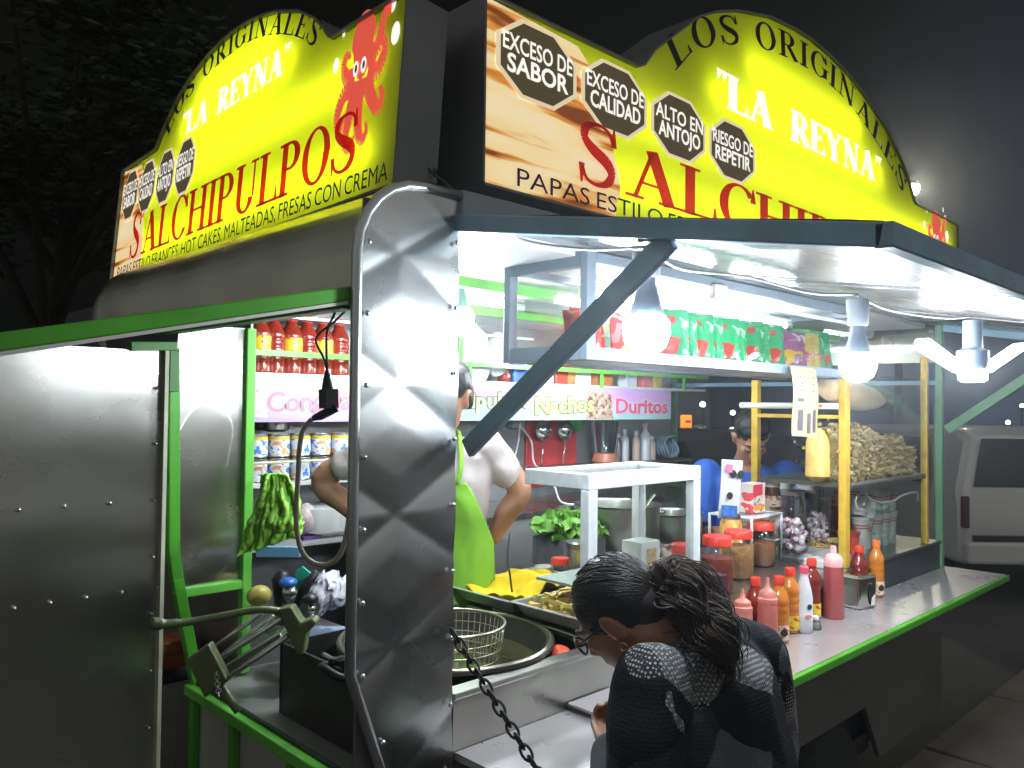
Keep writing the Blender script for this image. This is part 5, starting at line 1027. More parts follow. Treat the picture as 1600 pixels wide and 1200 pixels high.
o = MB().tube(bez([hd(505, 1022, 1.95), hd(522, 1030, 1.9), hd(545, 1026, 1.85)], 5), .006, 8).build('tongs', STEEL, smooth=180); tag(o, 'steel tongs lying at the front of the pale blue tray', 'tongs')
t = thing('pliers', 'pliers with one red handle lying on the lower end counter', 'pliers', onz(.876, 475, 1100)); zz = .880
MB().tube([onz(zz, 440, 1086), onz(zz, 458, 1092), onz(zz, 470, 1100), onz(zz, 520, 1116)], [.004, .006, .005, .003], 8).build('steel_jaw', STEEL_D, t, smooth=180); MB().tube(bez([onz(zz, 470, 1103), onz(zz, 492, 1112), onz(zz, 512, 1110)], 5), .006, 8).build('red_handle', mat('red_rubber', (.55, .04, .04), .45), t, smooth=180)
o = MB().bar(onz(.880, 444, 1084), onz(.880, 538, 1126), .014, .004).build('file', STEEL_D, bev=.001); tag(o, 'long thin steel file lying behind the pliers', 'tool')
# potato press
pc = atf(400, 1020, 1.75); t = thing('potato_press', 'olive green cast iron potato press with a long curved lever', 'potato cutter', pc)
def pp_(x, y, d=1.75): return atf(x, y, d)
MB().tube(bez([pp_(236, 974, 1.62), pp_(262, 975, 1.64), pp_(300, 971, 1.67), pp_(350, 962, 1.7), pp_(400, 953, 1.73), pp_(440, 956, 1.76), pp_(470, 972, 1.78)], 8), [.0125] * 6 + [.0095] * 6 + [.008] * 30 + [(.010, .022)] * 7, 10).build('lever', OLIVE, t, smooth=180)
g = MB()
for a, b in (((316, 1048), (452, 958)), ((338, 1072), (452, 992))): g.tube([pp_(*a), pp_(*b)], .0062, 8)
g.tube([pp_(322, 1022, 1.82), pp_(412, 955, 1.82)], .006, 8); g.tube([pp_(332, 1036, 1.86), pp_(428, 962, 1.86)], .006, 8); g.build('guide_rod', POLISH, t, smooth=180)
g = MB(); n_ = f0
g.prism([(a, b) for a, b in ((-.045, .02), (.0, .052), (.040, -.02), (-.005, -.060))], pp_(324, 1046, 1.68), r0, (0, 0, 1), -.03); g.build('end_plate', OLIVE, t, bev=.004)
g = MB(); g.prism([(-.02, .03), (.008, .036), (.030, .002), (.056, .012), (.064, .002), (.042, -.022), (.036, -.066), (.022, -.066), (.0, -.018)], pp_(448, 975, 1.74), r0, (0, 0, 1), -.04); g.build('press_head', OLIVE, t, bev=.004)
g = MB(); g.prism([(-.06, -.04), (.075, .045), (.085, .025), (-.045, -.065)], pp_(385, 1020, 1.84), r0, (0, 0, 1), -.05); g.build('pusher_block', STEEL_D, t, bev=.003)
for a, b in (((330, 1060), (345, 1085)), ((345, 1072), (372, 1112)), ((462, 1000), (470, 1020))): MB().tube([pp_(*a), pp_(*b)], .009, 8).build('leg', OLIVE, t, smooth=180)
g = MB(); chain_links(pp_(338, 1050, 1.68), pp_(342, 1088, 1.68), 7, .005, g); g.build('pin_chain', STEEL, t, smooth=180)
# red board with ladles
ya = 1.445; a, b = ony(ya, 823, 655), ony(ya, 901, 740); o = MB().box(a.x, b.x, ya, ya + .012, b.z - .05, a.z + .04).build('red_board', mat('red_board', (.60, .06, .06), .45), bev=.003); tag(o, 'plain red board on the back wall behind two hanging ladles', 'board')
for px, lb in ((850, 'hanging steel ladle, the one nearer the apron on the red board'), (884, 'hanging steel ladle, the one nearer the jug on the red board')):
    c = ony(1.40, px, 672); t = thing('ladle', lb, 'ladle', c); M = Matrix.Rotation(R_(90), 3, 'X')
    MB().lathe([(0, .03), (.03, .025), (.048, .005), (.052, -.005), (.047, .003), (.028, .018), (0, .022)], c, 22, M).build('ladle_bowl', POLISH, t, smooth=60); MB().tube([c + V((0, .0, -.04)), c + V((-.012, .01, -.21))], .005, 8).build('ladle_handle', POLISH, t, smooth=180)
zl = 1.3725
L = V((ony(1.34, 950, 715).x, 1.36, zl)); t = thing('blender_jug', 'clear blender jug with orange red base on the back ledge', 'blender', L); MB().lathe([(.055, .05), (.075, .21), (.078, .215)], L, 20, cap=False).build('jug', glass('jug_clear', (.75, .78, .82), .25, .1), t, smooth=50); MB().lathe([(.065, 0), (.07, .01), (.058, .05), (0, .05)], L, 20).build('jug_base', mat('jug_base', (.55, .20, .12), .4), t, smooth=40)
for px, r, h, c, lb in ((968, .022, .15, (.10, .10, .12), 'slim dark bottle beside the blender jug on the back ledge'), (978, .024, .17, (.55, .56, .60), 'grey white bottle in the middle of the back ledge'), (996, .022, .16, (.55, .42, .35), 'beige bottle standing third on the back ledge'), (1010, .028, .20, (.66, .70, .74), 'white pump bottle on the back ledge'), (1020, .025, .13, (.5, .4, .32), 'short tan bottle right of the pump bottle')):
    L = V((ony(1.36, px, 715).x, 1.37, zl)); t = thing('bottle', lb, 'bottle', L); MB().lathe([(r, 0), (r, h * .7), (r * .45, h * .82), (r * .45, h * .86)], L, 16).build('bottle_body', mat('ledge%d' % px, c, .3), t, smooth=45); MB().lathe([(r * .5, h * .86), (r * .5, h), (0, h)], L, 14).build('cap', WHITE, t, smooth=40)
g = MB(); c = V((ony(1.36, 1040, 700).x, 1.37, zl + .07)); rr = random.Random(4)
for i in range(5): g.tube([c + V((.055 * math.cos(a) * (1 + .12 * i / 5), .02 * i - .05 + .012 * math.sin(3 * a), .06 * math.sin(a) * (1 - .1 * i / 5))) for a in [2 * math.pi * k / 28 for k in range(28)]], .007, 7, True)
o = g.build('coiled_hose', mat('grey_blue_hose', (.20, .28, .34), .4), smooth=180); tag(o, 'coiled grey blue hose at the end of the back ledge', 'hose')
o = MB().lathe([(.03, -.05), (.045, 0), (.04, .06), (.01, .08)], ony(1.3, 925, 640) + V((0, .1, -.06)), 10).build('green_cloth', mat('green_rag', (.06, .30, .10), .8, 0, .01, 20), smooth=180); tag(o, 'green rag hanging under the banner above the blender jug', 'cloth')
# cash register / scale behind the server, with cables
L = V((1.02, 1.14, 1.2225)); t = thing('price_scale', 'white scale with a dark keypad behind the server elbow', 'scale', L); t.rotation_euler = (0, 0, R_(-30))
g = MB().box(L.x - .09, L.x + .11, L.y - .08, L.y + .08, L.z, L.z + .16); g.box(L.x - .07, L.x + .20, L.y + .0, L.y + .07, L.z + .16, L.z + .20); g.build('scale_body', WHITE, t, bev=.006)
g = MB()
for i in range(4):
    for j in range(5): g.box(L.x - .07 + i * .03, L.x - .048 + i * .03, L.y - .083, L.y - .0805, L.z + .02 + j * .026, L.z + .038 + j * .026)
g.build('keypad', mat('dark_keys', (.05, .07, .12), .4), t)
wire([ony(1.4, 813, 662), ony(1.4, 808, 700), ony(1.4, 797, 730)], .005, 'short white cable left of the red board', WC)
wire([ony(1.42, 812, 664), ony(1.42, 830, 690), ony(1.40, 834, 722), ony(1.3, 850, 740), ony(1.2, 866, 760), ony(1.15, 878, 785), ony(1.1, 915, 789)], .005, 'long white cable hanging down past the red board to the back counter', WC)
o = MB().box(ony(1.42, 797, 662).x, ony(1.42, 815, 662).x, 1.40, 1.44, ony(1.42, 800, 668).z, ony(1.42, 800, 656).z).build('wall_socket', mat('socket_grey2', (.35, .38, .36), .5), bev=.004); tag(o, 'grey wall socket under the banner with two white plugs', 'socket')
wire([ony(.45, 797, 830), ony(.42, 793, 870), ony(.40, 797, 900), ony(.40, 800, 925)], .003, 'thin dark cable hanging down beside the lime apron', BLACKP)
# shelf rack glimpsed between sheet edge and post
t = thing('wire_shelf', 'white wire shelf glimpsed in the gap between side sheet and green post', 'rack', (.05, 1.35, .0)); zz = [ony(1.3, 270, y).z for y in (1018, 1040, 1062)]
for z in zz: MB().box(-.15, .12, 1.22, 1.42, z - .006, z).build('shelf_board', SHW, t)
MB().box(-.16, -.14, 1.22, 1.24, 0, 1.2).build('leg', SHW, t); MB().box(.10, .12, 1.40, 1.42, 0, 1.2).build('leg', SHW, t)
for i, (py, c) in enumerate(((1015, (.62, .20, .06)), (1038, (.6, .16, .05)), (1060, (.05, .07, .2)))):
    q = ony(1.3, 268, py); o = MB().box(q.x - .05, q.x + .05, 1.26, 1.36, zz[i] + .001, zz[i] + (.045 if i < 2 else .02)).build('food_pack', mat('gpack%d' % i, c, .4, 0, .002, 20, .4, 30), bev=.006); tag(o, ('orange pack on the top board', 'orange red pack on the middle board', 'navy pack on the lowest board')[i] + ' of the white wire shelf', 'pack')
# ---------------------------------------------------------------- people
def solid(mb, name, mt, parent, vox=.006, it=4, noise=0., nsc=8):
    me = bpy.data.meshes.new('t'); off = parent.location if parent else V((0, 0, 0)); me.from_pydata([tuple(a - off) for a in mb.v], [], mb.f)
    bm = bmesh.new(); bm.from_mesh(me); bmesh.ops.recalc_face_normals(bm, faces=bm.faces); bm.to_mesh(me); bm.free()
    o = bpy.data.objects.new('t', me); COL.objects.link(o)
    r = o.modifiers.new('r', 'REMESH'); r.mode = 'VOXEL'; r.voxel_size = vox; s = o.modifiers.new('s', 'SMOOTH'); s.iterations = it; s.factor = .5
    bpy.context.view_layer.update(); m2 = bpy.data.meshes.new_from_object(o.evaluated_get(bpy.context.evaluated_depsgraph_get()))
    bpy.data.objects.remove(o); bpy.data.meshes.remove(me); m2.name = name
    if noise:
        ns = [v.normal.copy() for v in m2.vertices]
        for v, q_ in zip(m2.vertices, ns): v.co += q_ * noise * mnoise.noise(v.co * nsc)
    m2.materials.clear(); m2.materials.append(mt); m2.polygons.foreach_set('use_smooth', [True] * len(m2.polygons))
    q = bpy.data.objects.new(name, m2); COL.objects.link(q)
    if parent: q.parent = parent
    return q
def limb(mb, pts, rs, side=None, n=14):
    pts = [V(p) for p in pts]; mb.tube(bez(pts, 5), interp(rs, len(pts), 5), n, side=side)
    e = rs[0]; f = rs[-1]
    mb.ball(pts[0], e if not isinstance(e, tuple) else min(e)); mb.ball(pts[-1], f if not isinstance(f, tuple) else min(f))
def interp(rs, k, n):
    out = []
    for i in range(k - 1):
        for j in range(n):
            t = j / n; a, b = rs[i], rs[i + 1]; a = a if isinstance(a, tuple) else (a, a); b = b if isinstance(b, tuple) else (b, b); out.append((a[0] + (b[0] - a[0]) * t, a[1] + (b[1] - a[1]) * t))
    e = rs[-1]; return out + [e if isinstance(e, tuple) else (e, e)]
def frame(fwd, up):
    f = V(fwd).normalized(); u = V(up); u = (u - f * u.dot(f)).normalized(); x = f.cross(u); return Matrix((x, f, u)).transposed()
def head(mb, c, M, s=1.):
    c = V(c)
    def b(p, r): mb.ball(c + M @ (V(p) * s), tuple(k * s for k in r), 18, 12, M)
    b((0, -.012, .028), (.074, .094, .092)); b((0, .028, -.035), (.062, .066, .080)); b((0, .060, -.085), (.030, .030, .026)); b((0, .02, -.07), (.052, .052, .045))
    b((0, .078, .022), (.05, .018, .012))
    mb.tube([c + M @ (V(q) * s) for q in ((0, .086, .012), (0, .098, -.010), (0, .106, -.030), (0, .094, -.040))], [.008 * s, .010 * s, .014 * s, .010 * s], 10)
    for sx in (-1, 1):
        b((sx * .012, .094, -.034), (.009, .010, .008)); b((sx * .034, .070, -.015), (.024, .022, .018))
        mb.tube([c + M @ (V((sx * (.076 + .010 * math.sin(q)), -.008 - .020 * math.cos(q) * .8, -.012 + .030 * math.sin(q - .3))) * s) for q in [math.pi * 2 * k / 12 for k in range(12)]], .007 * s, 6, True)
        b((sx * .075, -.004, -.014), (.006, .016, .024))
    b((0, .088, -.060), (.022, .012, .006)); b((0, .086, -.069), (.019, .012, .007))
def eyes(parent, c, M, s=1.):
    for sx in (-1, 1):
        e = MB().ball(V(c) + M @ (V((sx * .031, .078, .003)) * s), .0125 * s, 12, 8).build('eye', mat('eye_white', (.6, .58, .55), .2), parent, smooth=180)
        MB().ball(V(c) + M @ (V((sx * .031, .088, .002)) * s), .006 * s, 10, 6).build('iris', mat('iris_brown', (.03, .015, .008), .15), e, smooth=180)
        MB().tube([V(c) + M @ (V((sx * q[0], q[1], q[2])) * s) for q in ((.012, .094, .022), (.032, .092, .029), (.052, .076, .022))], [.003, .0045, .002], 6).build('eyebrow', mat('brow', (.02, .013, .01), .7), parent, smooth=180)
def hand(mb, wrist, d, palm_n, s=1., curl=.5, sgn=1):
    w_ = V(wrist); d = V(d).normalized(); n = V(palm_n); n = (n - d * n.dot(d)).normalized(); x = d.cross(n) * sgn
    mb.tube([w_, w_ + d * .03 * s, w_ + d * .075 * s, w_ + d * .09 * s], [(.022 * s, .016 * s), (.034 * s, .015 * s), (.040 * s, .014 * s), (.036 * s, .010 * s)], 12, side=x)
    for i, ln in enumerate((.066, .076, .070, .054)):
        b = w_ + d * .085 * s + x * ((1.5 - i) * .0205 * s); q = [b - d * .02 * s, b]; a = 0; p = b
        for k, f in enumerate((.42, .32, .26)): a += curl * (.5 + .25 * k) + .08 * i * curl; p = p + (d * math.cos(a) + n * math.sin(a)) * ln * f * s; q.append(p)
        mb.tube(q, [.0085 * s, .0092 * s, .0085 * s, .0078 * s, .0065 * s], 9); mb.ball(q[-1], .0065 * s, 8, 6)
    b = w_ + d * .025 * s + x * .026 * s; q = [b, b + (x * .75 + d * .6 + n * .15) * .035 * s, b + (x * .55 + d * 1.3 + n * .5) * .042 * s, b + (x * .45 + d * 1.8 + n * .8) * .048 * s]
    mb.tube(q, [.013 * s, .0115 * s, .0095 * s, .0075 * s], 9); mb.ball(q[-1], .0075 * s, 8, 6)
SKIN = mat('brown_skin', (.36, .17, .095), .5, 0, .0004, 120, .12, 14); SKIN2 = mat('tan_skin', (.44, .215, .13), .5, 0, .0004, 120, .12, 14)
HAIR = mat('black_hair', (.012, .010, .010), .48, 0, .0006, 60, .4, 30, spec=.35)
# ---- the woman bending over the shelf
def jacket():
    mt = mat('patterned_knit', (.01, .01, .012), .85); n = mt.node_tree.nodes; l = mt.node_tree.links; b = n['Principled BSDF']; b.inputs['Specular IOR Level'].default_value = .15
    t = n.new('ShaderNodeTexCoord'); nd = n.new('ShaderNodeTexNoise'); nd.inputs['Scale'].default_value = 9
    v = n.new('ShaderNodeTexVoronoi'); v.inputs['Scale'].default_value = 9; v.feature = 'F1'
    ad = n.new('ShaderNodeMixRGB'); ad.inputs[0].default_value = .06; l.new(t.outputs['Object'], nd.inputs[0]); l.new(t.outputs['Object'], ad.inputs[1]); l.new(nd.outputs[1], ad.inputs[2]); l.new(ad.outputs[0], v.inputs['Vector'])
    sp = n.new('ShaderNodeSeparateColor'); l.new(v.outputs['Color'], sp.inputs[0])
    cr = n.new('ShaderNodeValToRGB'); cr.color_ramp.interpolation = 'CONSTANT'; e = cr.color_ramp.elements; e[0].position = 0; e[0].color = (.006, .006, .008, 1); e[1].position = .46; e[1].color = (.022, .022, .026, 1); x = e.new(.62); x.color = (.085, .088, .10, 1); x = e.new(.86); x.color = (.006, .006, .008, 1)
    l.new(sp.outputs[0], cr.inputs[0])
    ck = n.new('ShaderNodeTexVoronoi'); ck.inputs['Scale'].default_value = 145; ck.inputs['Randomness'].default_value = .15; l.new(t.outputs['Object'], ck.inputs['Vector'])
    lt = n.new('ShaderNodeMath'); lt.operation = 'LESS_THAN'; lt.inputs[1].default_value = .36; l.new(ck.outputs['Distance'], lt.inputs[0])
    gt = n.new('ShaderNodeMath'); gt.operation = 'GREATER_THAN'; gt.inputs[1].default_value = .64; l.new(sp.outputs[1], gt.inputs[0])
    mu = n.new('ShaderNodeMath'); mu.operation = 'MULTIPLY'; l.new(lt.outputs[0], mu.inputs[0]); l.new(gt.outputs[0], mu.inputs[1])
    mx = n.new('ShaderNodeMixRGB'); mx.inputs[2].default_value = (.34, .335, .32, 1); l.new(mu.outputs[0], mx.inputs[0]); l.new(cr.outputs[0], mx.inputs[1]); l.new(mx.outputs[0], b.inputs['Base Color'])
    fb = n.new('ShaderNodeBump'); fb.inputs['Strength'].default_value = .5; fb.inputs['Distance'].default_value = .002; l.new(ck.outputs['Distance'], fb.inputs['Height']); l.new(fb.outputs[0], b.inputs['Normal'])
    return mt
HC = V((.458, -.272, 1.250)); HM = frame((-.22, .86, -.78), (-.25, .35, 1)) * .90
wm = thing('person', 'woman in black patterned knit jacket with dark ponytail and glasses bending over the serving shelf', 'person', (.54, -.46, 0))
nk = V((.535, -.345, 1.185)); ls = V((.415, -.385, 1.130)); rs = V((.735, -.405, 1.130)); hp = V((.54, -.455, .84))
le, re = V((.325, -.42, .94)), V((.765, -.43, .91)); lh, rh = V((.43, -.275, .99)), V((.66, -.285, .985))
g = MB(); head(g, HC, HM); limb(g, [HC + HM @ V((0, -.03, -.05)), nk], [.052, .058])
limb(g, [nk + V((0, -.04, -.05)), V((.56, -.42, 1.03)), hp], [(.11, .06), (.13, .075), (.13, .09)], side=V((1, 0, 0)))
for s_, e_, h_ in ((ls, le, lh), (rs, re, rh)): limb(g, [s_, e_, h_], [.05, .040, .025])
hand(g, lh, (.35, .35, .1), (.3, -.2, .9), .92, .9, 1); hand(g, rh, (-.4, .3, .05), (-.3, -.2, .9), .92, .8, -1)
for sx, fx_ in ((-.09, .46), (.09, .63)): limb(g, [hp + V((sx, 0, 0)), V((fx_, -.43, .46)), V((fx_, -.49, .07))], [.085, .055, .038]); limb(g, [V((fx_, -.51, .04)), V((fx_, -.37, .035))], [.036, .030])
solid(g, 'body', SKIN, wm, .0055, 3)
g = MB(); limb(g, [nk + V((0, .005, .015)), nk + V((0, -.01, -.03)), V((.57, -.405, 1.10)), V((.565, -.435, .98)), hp + V((0, -.01, -.02)), hp + V((.0, -.01, -.14))], [(.066, .060), (.10, .075), (.178, .115), (.185, .125), (.185, .13), (.185, .135)], side=V((1, -.15, 0)))
for s_, e_, h_ in ((ls, le, lh), (rs, re, rh)): limb(g, [s_ + (nk - s_) * .25, s_, e_, e_.lerp(h_, .5), e_.lerp(h_, .9)], [.075, .080, .064, .056, .045])
solid(g, 'jacket', jacket(), wm, .0065, 5, .009, 10)
g = MB()
for sx, fx_ in ((-.09, .46), (.09, .63)): limb(g, [hp + V((sx, 0, -.02)), V((fx_, -.43, .46)), V((fx_, -.49, .09))], [.11, .07, .055])
solid(g, 'trousers', mat('dark_denim', (.012, .014, .022), .8), wm, .01, 3)
g = MB()
for fx_ in (.46, .63): limb(g, [V((fx_, -.525, .045)), V((fx_, -.36, .04))], [.045, .038])
solid(g, 'shoes', BLACKP, wm, .008, 3)
# hair: cap, combed strands gathered low at the back, wavy ponytail
g = MB(); g.ball(HC + HM @ V((0, -.020, .036)), (.082, .098, .094), 20, 14, HM); g.ball(HC + HM @ V((0, -.06, -.01)), (.062, .058, .062), 16, 10, HM)
for sx in (-1, 1): g.ball(HC + HM @ V((sx * .050, .008, .042)), (.027, .055, .046), 14, 10, HM)
hr = solid(g, 'hair', HAIR, wm, .006, 4)
rnd = random.Random(11); g = MB(); tie = HC + HM @ V((.005, -.128, -.028))
for i in range(950):
    a = rnd.uniform(-3.1, 3.1); el = rnd.uniform(-.32, 1.0); p0 = V((math.sin(a) * .078 * math.sqrt(max(0, 1 - el * el * .8)), .070 * math.cos(a) * math.sqrt(max(0, 1 - el * el)) - .008, .020 + .088 * el))
    if p0.y > .035 and p0.z < .042: continue
    st = [p0]
    for k in range(1, 8):
        t = k / 7; q = p0.lerp(V((.005, -.125, -.028)), t); c0_ = V((0, -.020, .036)); d = q - c0_; L_ = math.sqrt((d.x / .0835) ** 2 + (d.y / .0995) ** 2 + (d.z / .0955) ** 2)
        if L_ > 1e-4 and t < .97: q = c0_ + d / L_ * (1.0 + .012 * rnd.random())
        st.append(q)
    g.tube([HC + HM @ q for q in st], [.0013] * 7 + [.0010], 5)
g.build('combed_strands', HAIR, hr, smooth=180)
g = MB(); ax = bez([tie, atf(1042, 905, 1.60), atf(1078, 938, 1.57), atf(1103, 975, 1.535), atf(1124, 1018, 1.51), atf(1136, 1078, 1.475)], 8); nA = len(ax)
HAIRB = mat('brown_black_hair', (.034, .020, .013), .55, 0, 0, 80, .6, 14, spec=.25)
locks = [(rnd.uniform(0, 6.28), math.sqrt(rnd.random()), rnd.uniform(.009, .017), rnd.uniform(1.6, 3.0), rnd.uniform(0, 6.28), rnd.uniform(.74, 1.0)) for _ in range(26)]
for i in range(1100):
    ph, rr, am, fr, p2, end = locks[i % 26]; ja, jb, jc = rnd.gauss(0, .0055), rnd.gauss(0, .0055), rnd.uniform(-.5, .5); e2 = end * rnd.uniform(.85, 1.0); st = []
    if i % 9 == 0: ja *= 2.4; jb *= 2.4; am *= 1.5
    for k in range(int(nA * e2)):
        t = k / (nA - 1); w_ = .012 + .040 * math.sin(math.pi * min(1, .08 + .92 * t) ** .75); d, s_, b_ = basis(ax[min(k + 1, nA - 1)] - ax[max(k - 1, 0)], V((1, .3, .2))); g_ = min(1, t * 3 + .25)
        st.append(ax[k] + s_ * (w_ * rr * math.cos(ph + t * 1.2) + g_ * (am * math.sin(fr * 6.28 * t + p2 + jc) + ja)) + b_ * (w_ * rr * .8 * math.sin(ph + t * 1.2) + g_ * (am * math.cos(fr * 6.28 * t + p2 + jc) + jb)))
    if len(st) > 4: g.tube(st, [.0012] * (len(st) - 2) + [.0009, .0005], 4)
g.build('ponytail', HAIRB, hr, smooth=180)
MB().tube([tie + HM @ V((.017 * math.cos(a), -.006, .017 * math.sin(a))) for a in [2 * math.pi * k / 14 for k in range(14)]], .005, 6, True).build('hair_tie', BLACKP, hr, smooth=180)
gl = MB()
for sx in (-1, 1):
    gl.tube([HC + HM @ V((sx * .079, -.005, .005)), HC + HM @ V((sx * .078, .04, .006)), HC + HM @ V((sx * .066, .098, .006))], .0028, 6)
    gl.tube([HC + HM @ V((sx * .036 + .028 * math.cos(a), .108 - .012 * abs(math.cos(a)) * (1 if sx * math.cos(a) > 0 else 0), .000 + .021 * math.sin(a))) for a in [2 * math.pi * k / 18 for k in range(18)]], .0026, 6, True)
gl.tube([HC + HM @ V((-.008, .109, .004)), HC + HM @ V((.008, .109, .004))], .0025, 6); gl.build('glasses', BLACKP, wm, smooth=180)
MB().tube([HC + HM @ V((-.081, -.002 + .008 * math.cos(a), -.052 + .009 * math.sin(a))) for a in [2 * math.pi * k / 14 for k in range(14)]], .0016, 6, True).build('earring', mat('gold', (.7, .45, .12), .25, 1), wm, smooth=180)
eyes(wm, HC, HM)
# ---- the server in a lime apron, hands on hips
sc_ = V((.69, .80, 0)) + r0 * .125; fr_ = -f0; lf = r0               # faces the camera; r0 points to her left hand side in the picture (image right)
def sp_(a, d, z): return sc_ + lf * a + fr_ * d + V((0, 0, z))
sv = thing('person', 'server with hands on hips in pale shirt and lime apron, half behind corner panel', 'person', (sc_.x, sc_.y, .40))
SH_ = sp_(.025, .03, 1.690); SM = frame(fr_ * 1. - lf * .35 + V((0, 0, -.28)), (0, 0, 1))
g = MB(); head(g, SH_, SM, .98); limb(g, [SH_ + V((0, .01, -.06)), sp_(0, -.01, 1.545)], [.050, .056])
limb(g, [sp_(0, 0, 1.50), sp_(0, .0, 1.34), sp_(0, .01, 1.20), sp_(0, 0, 1.08)], [(.16, .085), (.155, .10), (.135, .095), (.165, .11)], side=lf)
for sx in (-1, 1):
    S_, E_, H_ = sp_(sx * .175, 0, 1.50), sp_(-.372, -.05, 1.42) if sx < 0 else sp_(.262, -.02, 1.40), sp_(sx * .185, -.015, 1.25)
    S_ = sp_(sx * .165, 0, 1.535); limb(g, [S_, E_, E_.lerp(H_, .5), H_], [.040, .040, .037, .026]); hand(g, H_, (-fr_ * .35 - lf * sx * .75 + V((0, 0, -.45))), -lf * sx, .9, .5, sx)
for sx in (-1, 1): limb(g, [sp_(sx * .085, 0, 1.06), sp_(sx * .08, .02, .74), sp_(sx * .08, 0, .47)], [.085, .055, .04]); limb(g, [sp_(sx * .08, -.03, .435), sp_(sx * .08, .12, .43)], [.034, .028])
solid(g, 'body', SKIN2, sv, .0055, 3)
g = MB(); limb(g, [sp_(0, -.005, 1.565), sp_(0, 0, 1.50), sp_(0, 0, 1.36), sp_(0, .0, 1.22), sp_(0, 0, 1.05)], [(.075, .06), (.185, .10), (.172, .118), (.155, .112), (.18, .125)], side=lf)
for sx in (-1, 1): S_, E_ = sp_(sx * .15, 0, 1.535), sp_(-.41, -.05, 1.42) if sx < 0 else sp_(.275, -.02, 1.395); limb(g, [S_, S_.lerp(E_, .3), S_.lerp(E_, .56)], [.060, .054, .050])
solid(g, 'shirt', mat('pale_pink_shirt', (.50, .43, .43), .8, 0, .0008, 60), sv, .007, 3, .011, 16)
def apr(s, t):
    z = 1.43 - t * .53; w_ = (.10 + .085 * min(1, t / .35) ** .8) if t < .35 else .185 + .03 * (t - .35); a = (s - .5) * 2 * w_
    dep = .128 * math.sqrt(max(.02, 1 - (a / .21) ** 2)) + .004 + .012 * t; return sp_(a, dep + .010 * mnoise.noise((s * 5, t * 4, 2)) + .007 * math.sin(s * 15 + t * 5 + 2 * mnoise.noise((s * 2, t * 3, 5))) * (.25 + t) + .006 * abs(mnoise.noise((s * 9, t * 7, 3))), z)
o = MB().grid(apr, 50, 60).build('apron', mat('lime_apron', (.24, .55, .045), .8, 0, .0006, 120, .08, 8), sv, smooth=180); s_ = o.modifiers.new('thick', 'SOLIDIFY'); s_.thickness = .004
for sx in (-1, 1): MB().tube(bez([sp_(sx * .075, .125, 1.425), sp_(sx * .085, .118, 1.49), sp_(sx * .075, .07, 1.568), sp_(sx * .05, -.03, 1.585)], 5), (.008), 6).build('apron_strap', mat('lime_apron', (0, 0, 0)), sv, smooth=180)
g = MB()
for sx in (-1, 1): limb(g, [sp_(sx * .085, 0, 1.07), sp_(sx * .08, .02, .74), sp_(sx * .08, 0, .48)], [.10, .07, .055])
solid(g, 'trousers', mat('dark_denim', (0, 0, 0)), sv, .01, 3)
g = MB()
for sx in (-1, 1): limb(g, [sp_(sx * .08, -.04, .437), sp_(sx * .08, .13, .435)], [.036, .032])
solid(g, 'shoes', BLACKP, sv, .008, 3)
g = MB(); g.ball(SH_ + SM @ V((0, -.022, .038)), (.080, .094, .090), 20, 14, SM); g.ball(SH_ + SM @ V((0, -.08, -.01)), (.05, .045, .05), 14, 10, SM)
for sx in (-1, 1): g.ball(SH_ + SM @ V((sx * .058, .012, .050)), (.026, .060, .048), 14, 10, SM); g.ball(SH_ + SM @ V((sx * .068, -.025, .0)), (.018, .035, .05), 12, 8, SM)
solid(g, 'hair', HAIR, sv, .006, 3, .003, 40); eyes(sv, SH_, SM, .98)
# ---- the man in blue, head bowed
mc = atf(1166, 760, 3.80); mc.z = 0; 
def mp_(a, d, z): return mc + r0 * a - f0 * d + V((0, 0, z))
mn = thing('person', 'man in blue shirt with bowed head inside the cart behind the white pouch', 'person', (mc.x, mc.y, .40))
MH = mp_(.0, .07, 1.530); MM = frame(-f0 + V((0, 0, -.85)) - r0 * .05, (0, 0, 1))
g = MB(); head(g, MH, MM, 1.0); limb(g, [MH + V((0, 0, -.05)), mp_(0, -.01, 1.385)], [.056, .062])
limb(g, [mp_(0, 0, 1.33), mp_(0, 0, 1.12), mp_(0, -.02, .95)], [(.19, .10), (.175, .11), (.17, .12)], side=r0)
for sx in (-1, 1):
    S_, E_, H_ = mp_(sx * .195, 0, 1.345), mp_(sx * .235, .06, 1.10), mp_(sx * .10, .26, 1.12); limb(g, [S_, E_, H_], [.056, .044, .028]); hand(g, H_, (-f0 * .5 - r0 * sx * .4 + V((0, 0, -.2))), (0, 0, -1), 1., .6, sx)
for sx in (-1, 1): limb(g, [mp_(sx * .09, -.02, .93), mp_(sx * .10, .02, .66), mp_(sx * .10, -.04, .47)], [.09, .06, .045]); limb(g, [mp_(sx * .1, -.05, .44), mp_(sx * .1, .12, .435)], [.036, .032])
solid(g, 'body', SKIN, mn, .006, 3)
g = MB(); limb(g, [mp_(0, 0, 1.395), mp_(0, 0, 1.33), mp_(0, 0, 1.15), mp_(0, -.02, .92)], [(.085, .065), (.215, .115), (.20, .13), (.195, .14)], side=r0)
for sx in (-1, 1): S_, E_ = mp_(sx * .19, 0, 1.345), mp_(sx * .235, .06, 1.10); limb(g, [S_, S_.lerp(E_, .4), S_.lerp(E_, .85)], [.078, .076, .070])
solid(g, 'shirt', mat('royal_blue_shirt', (.03, .12, .52), .75, 0, .0008, 60), mn, .008, 4, .008, 12)
def apm(s, t): z = 1.25 - t * .45; a = (s - .5) * 2 * (.13 + .06 * t); return mp_(a, .150 * math.sqrt(max(.02, 1 - (a / .26) ** 2)) + .006 * mnoise.noise((s * 5, t * 5, 1)), z)
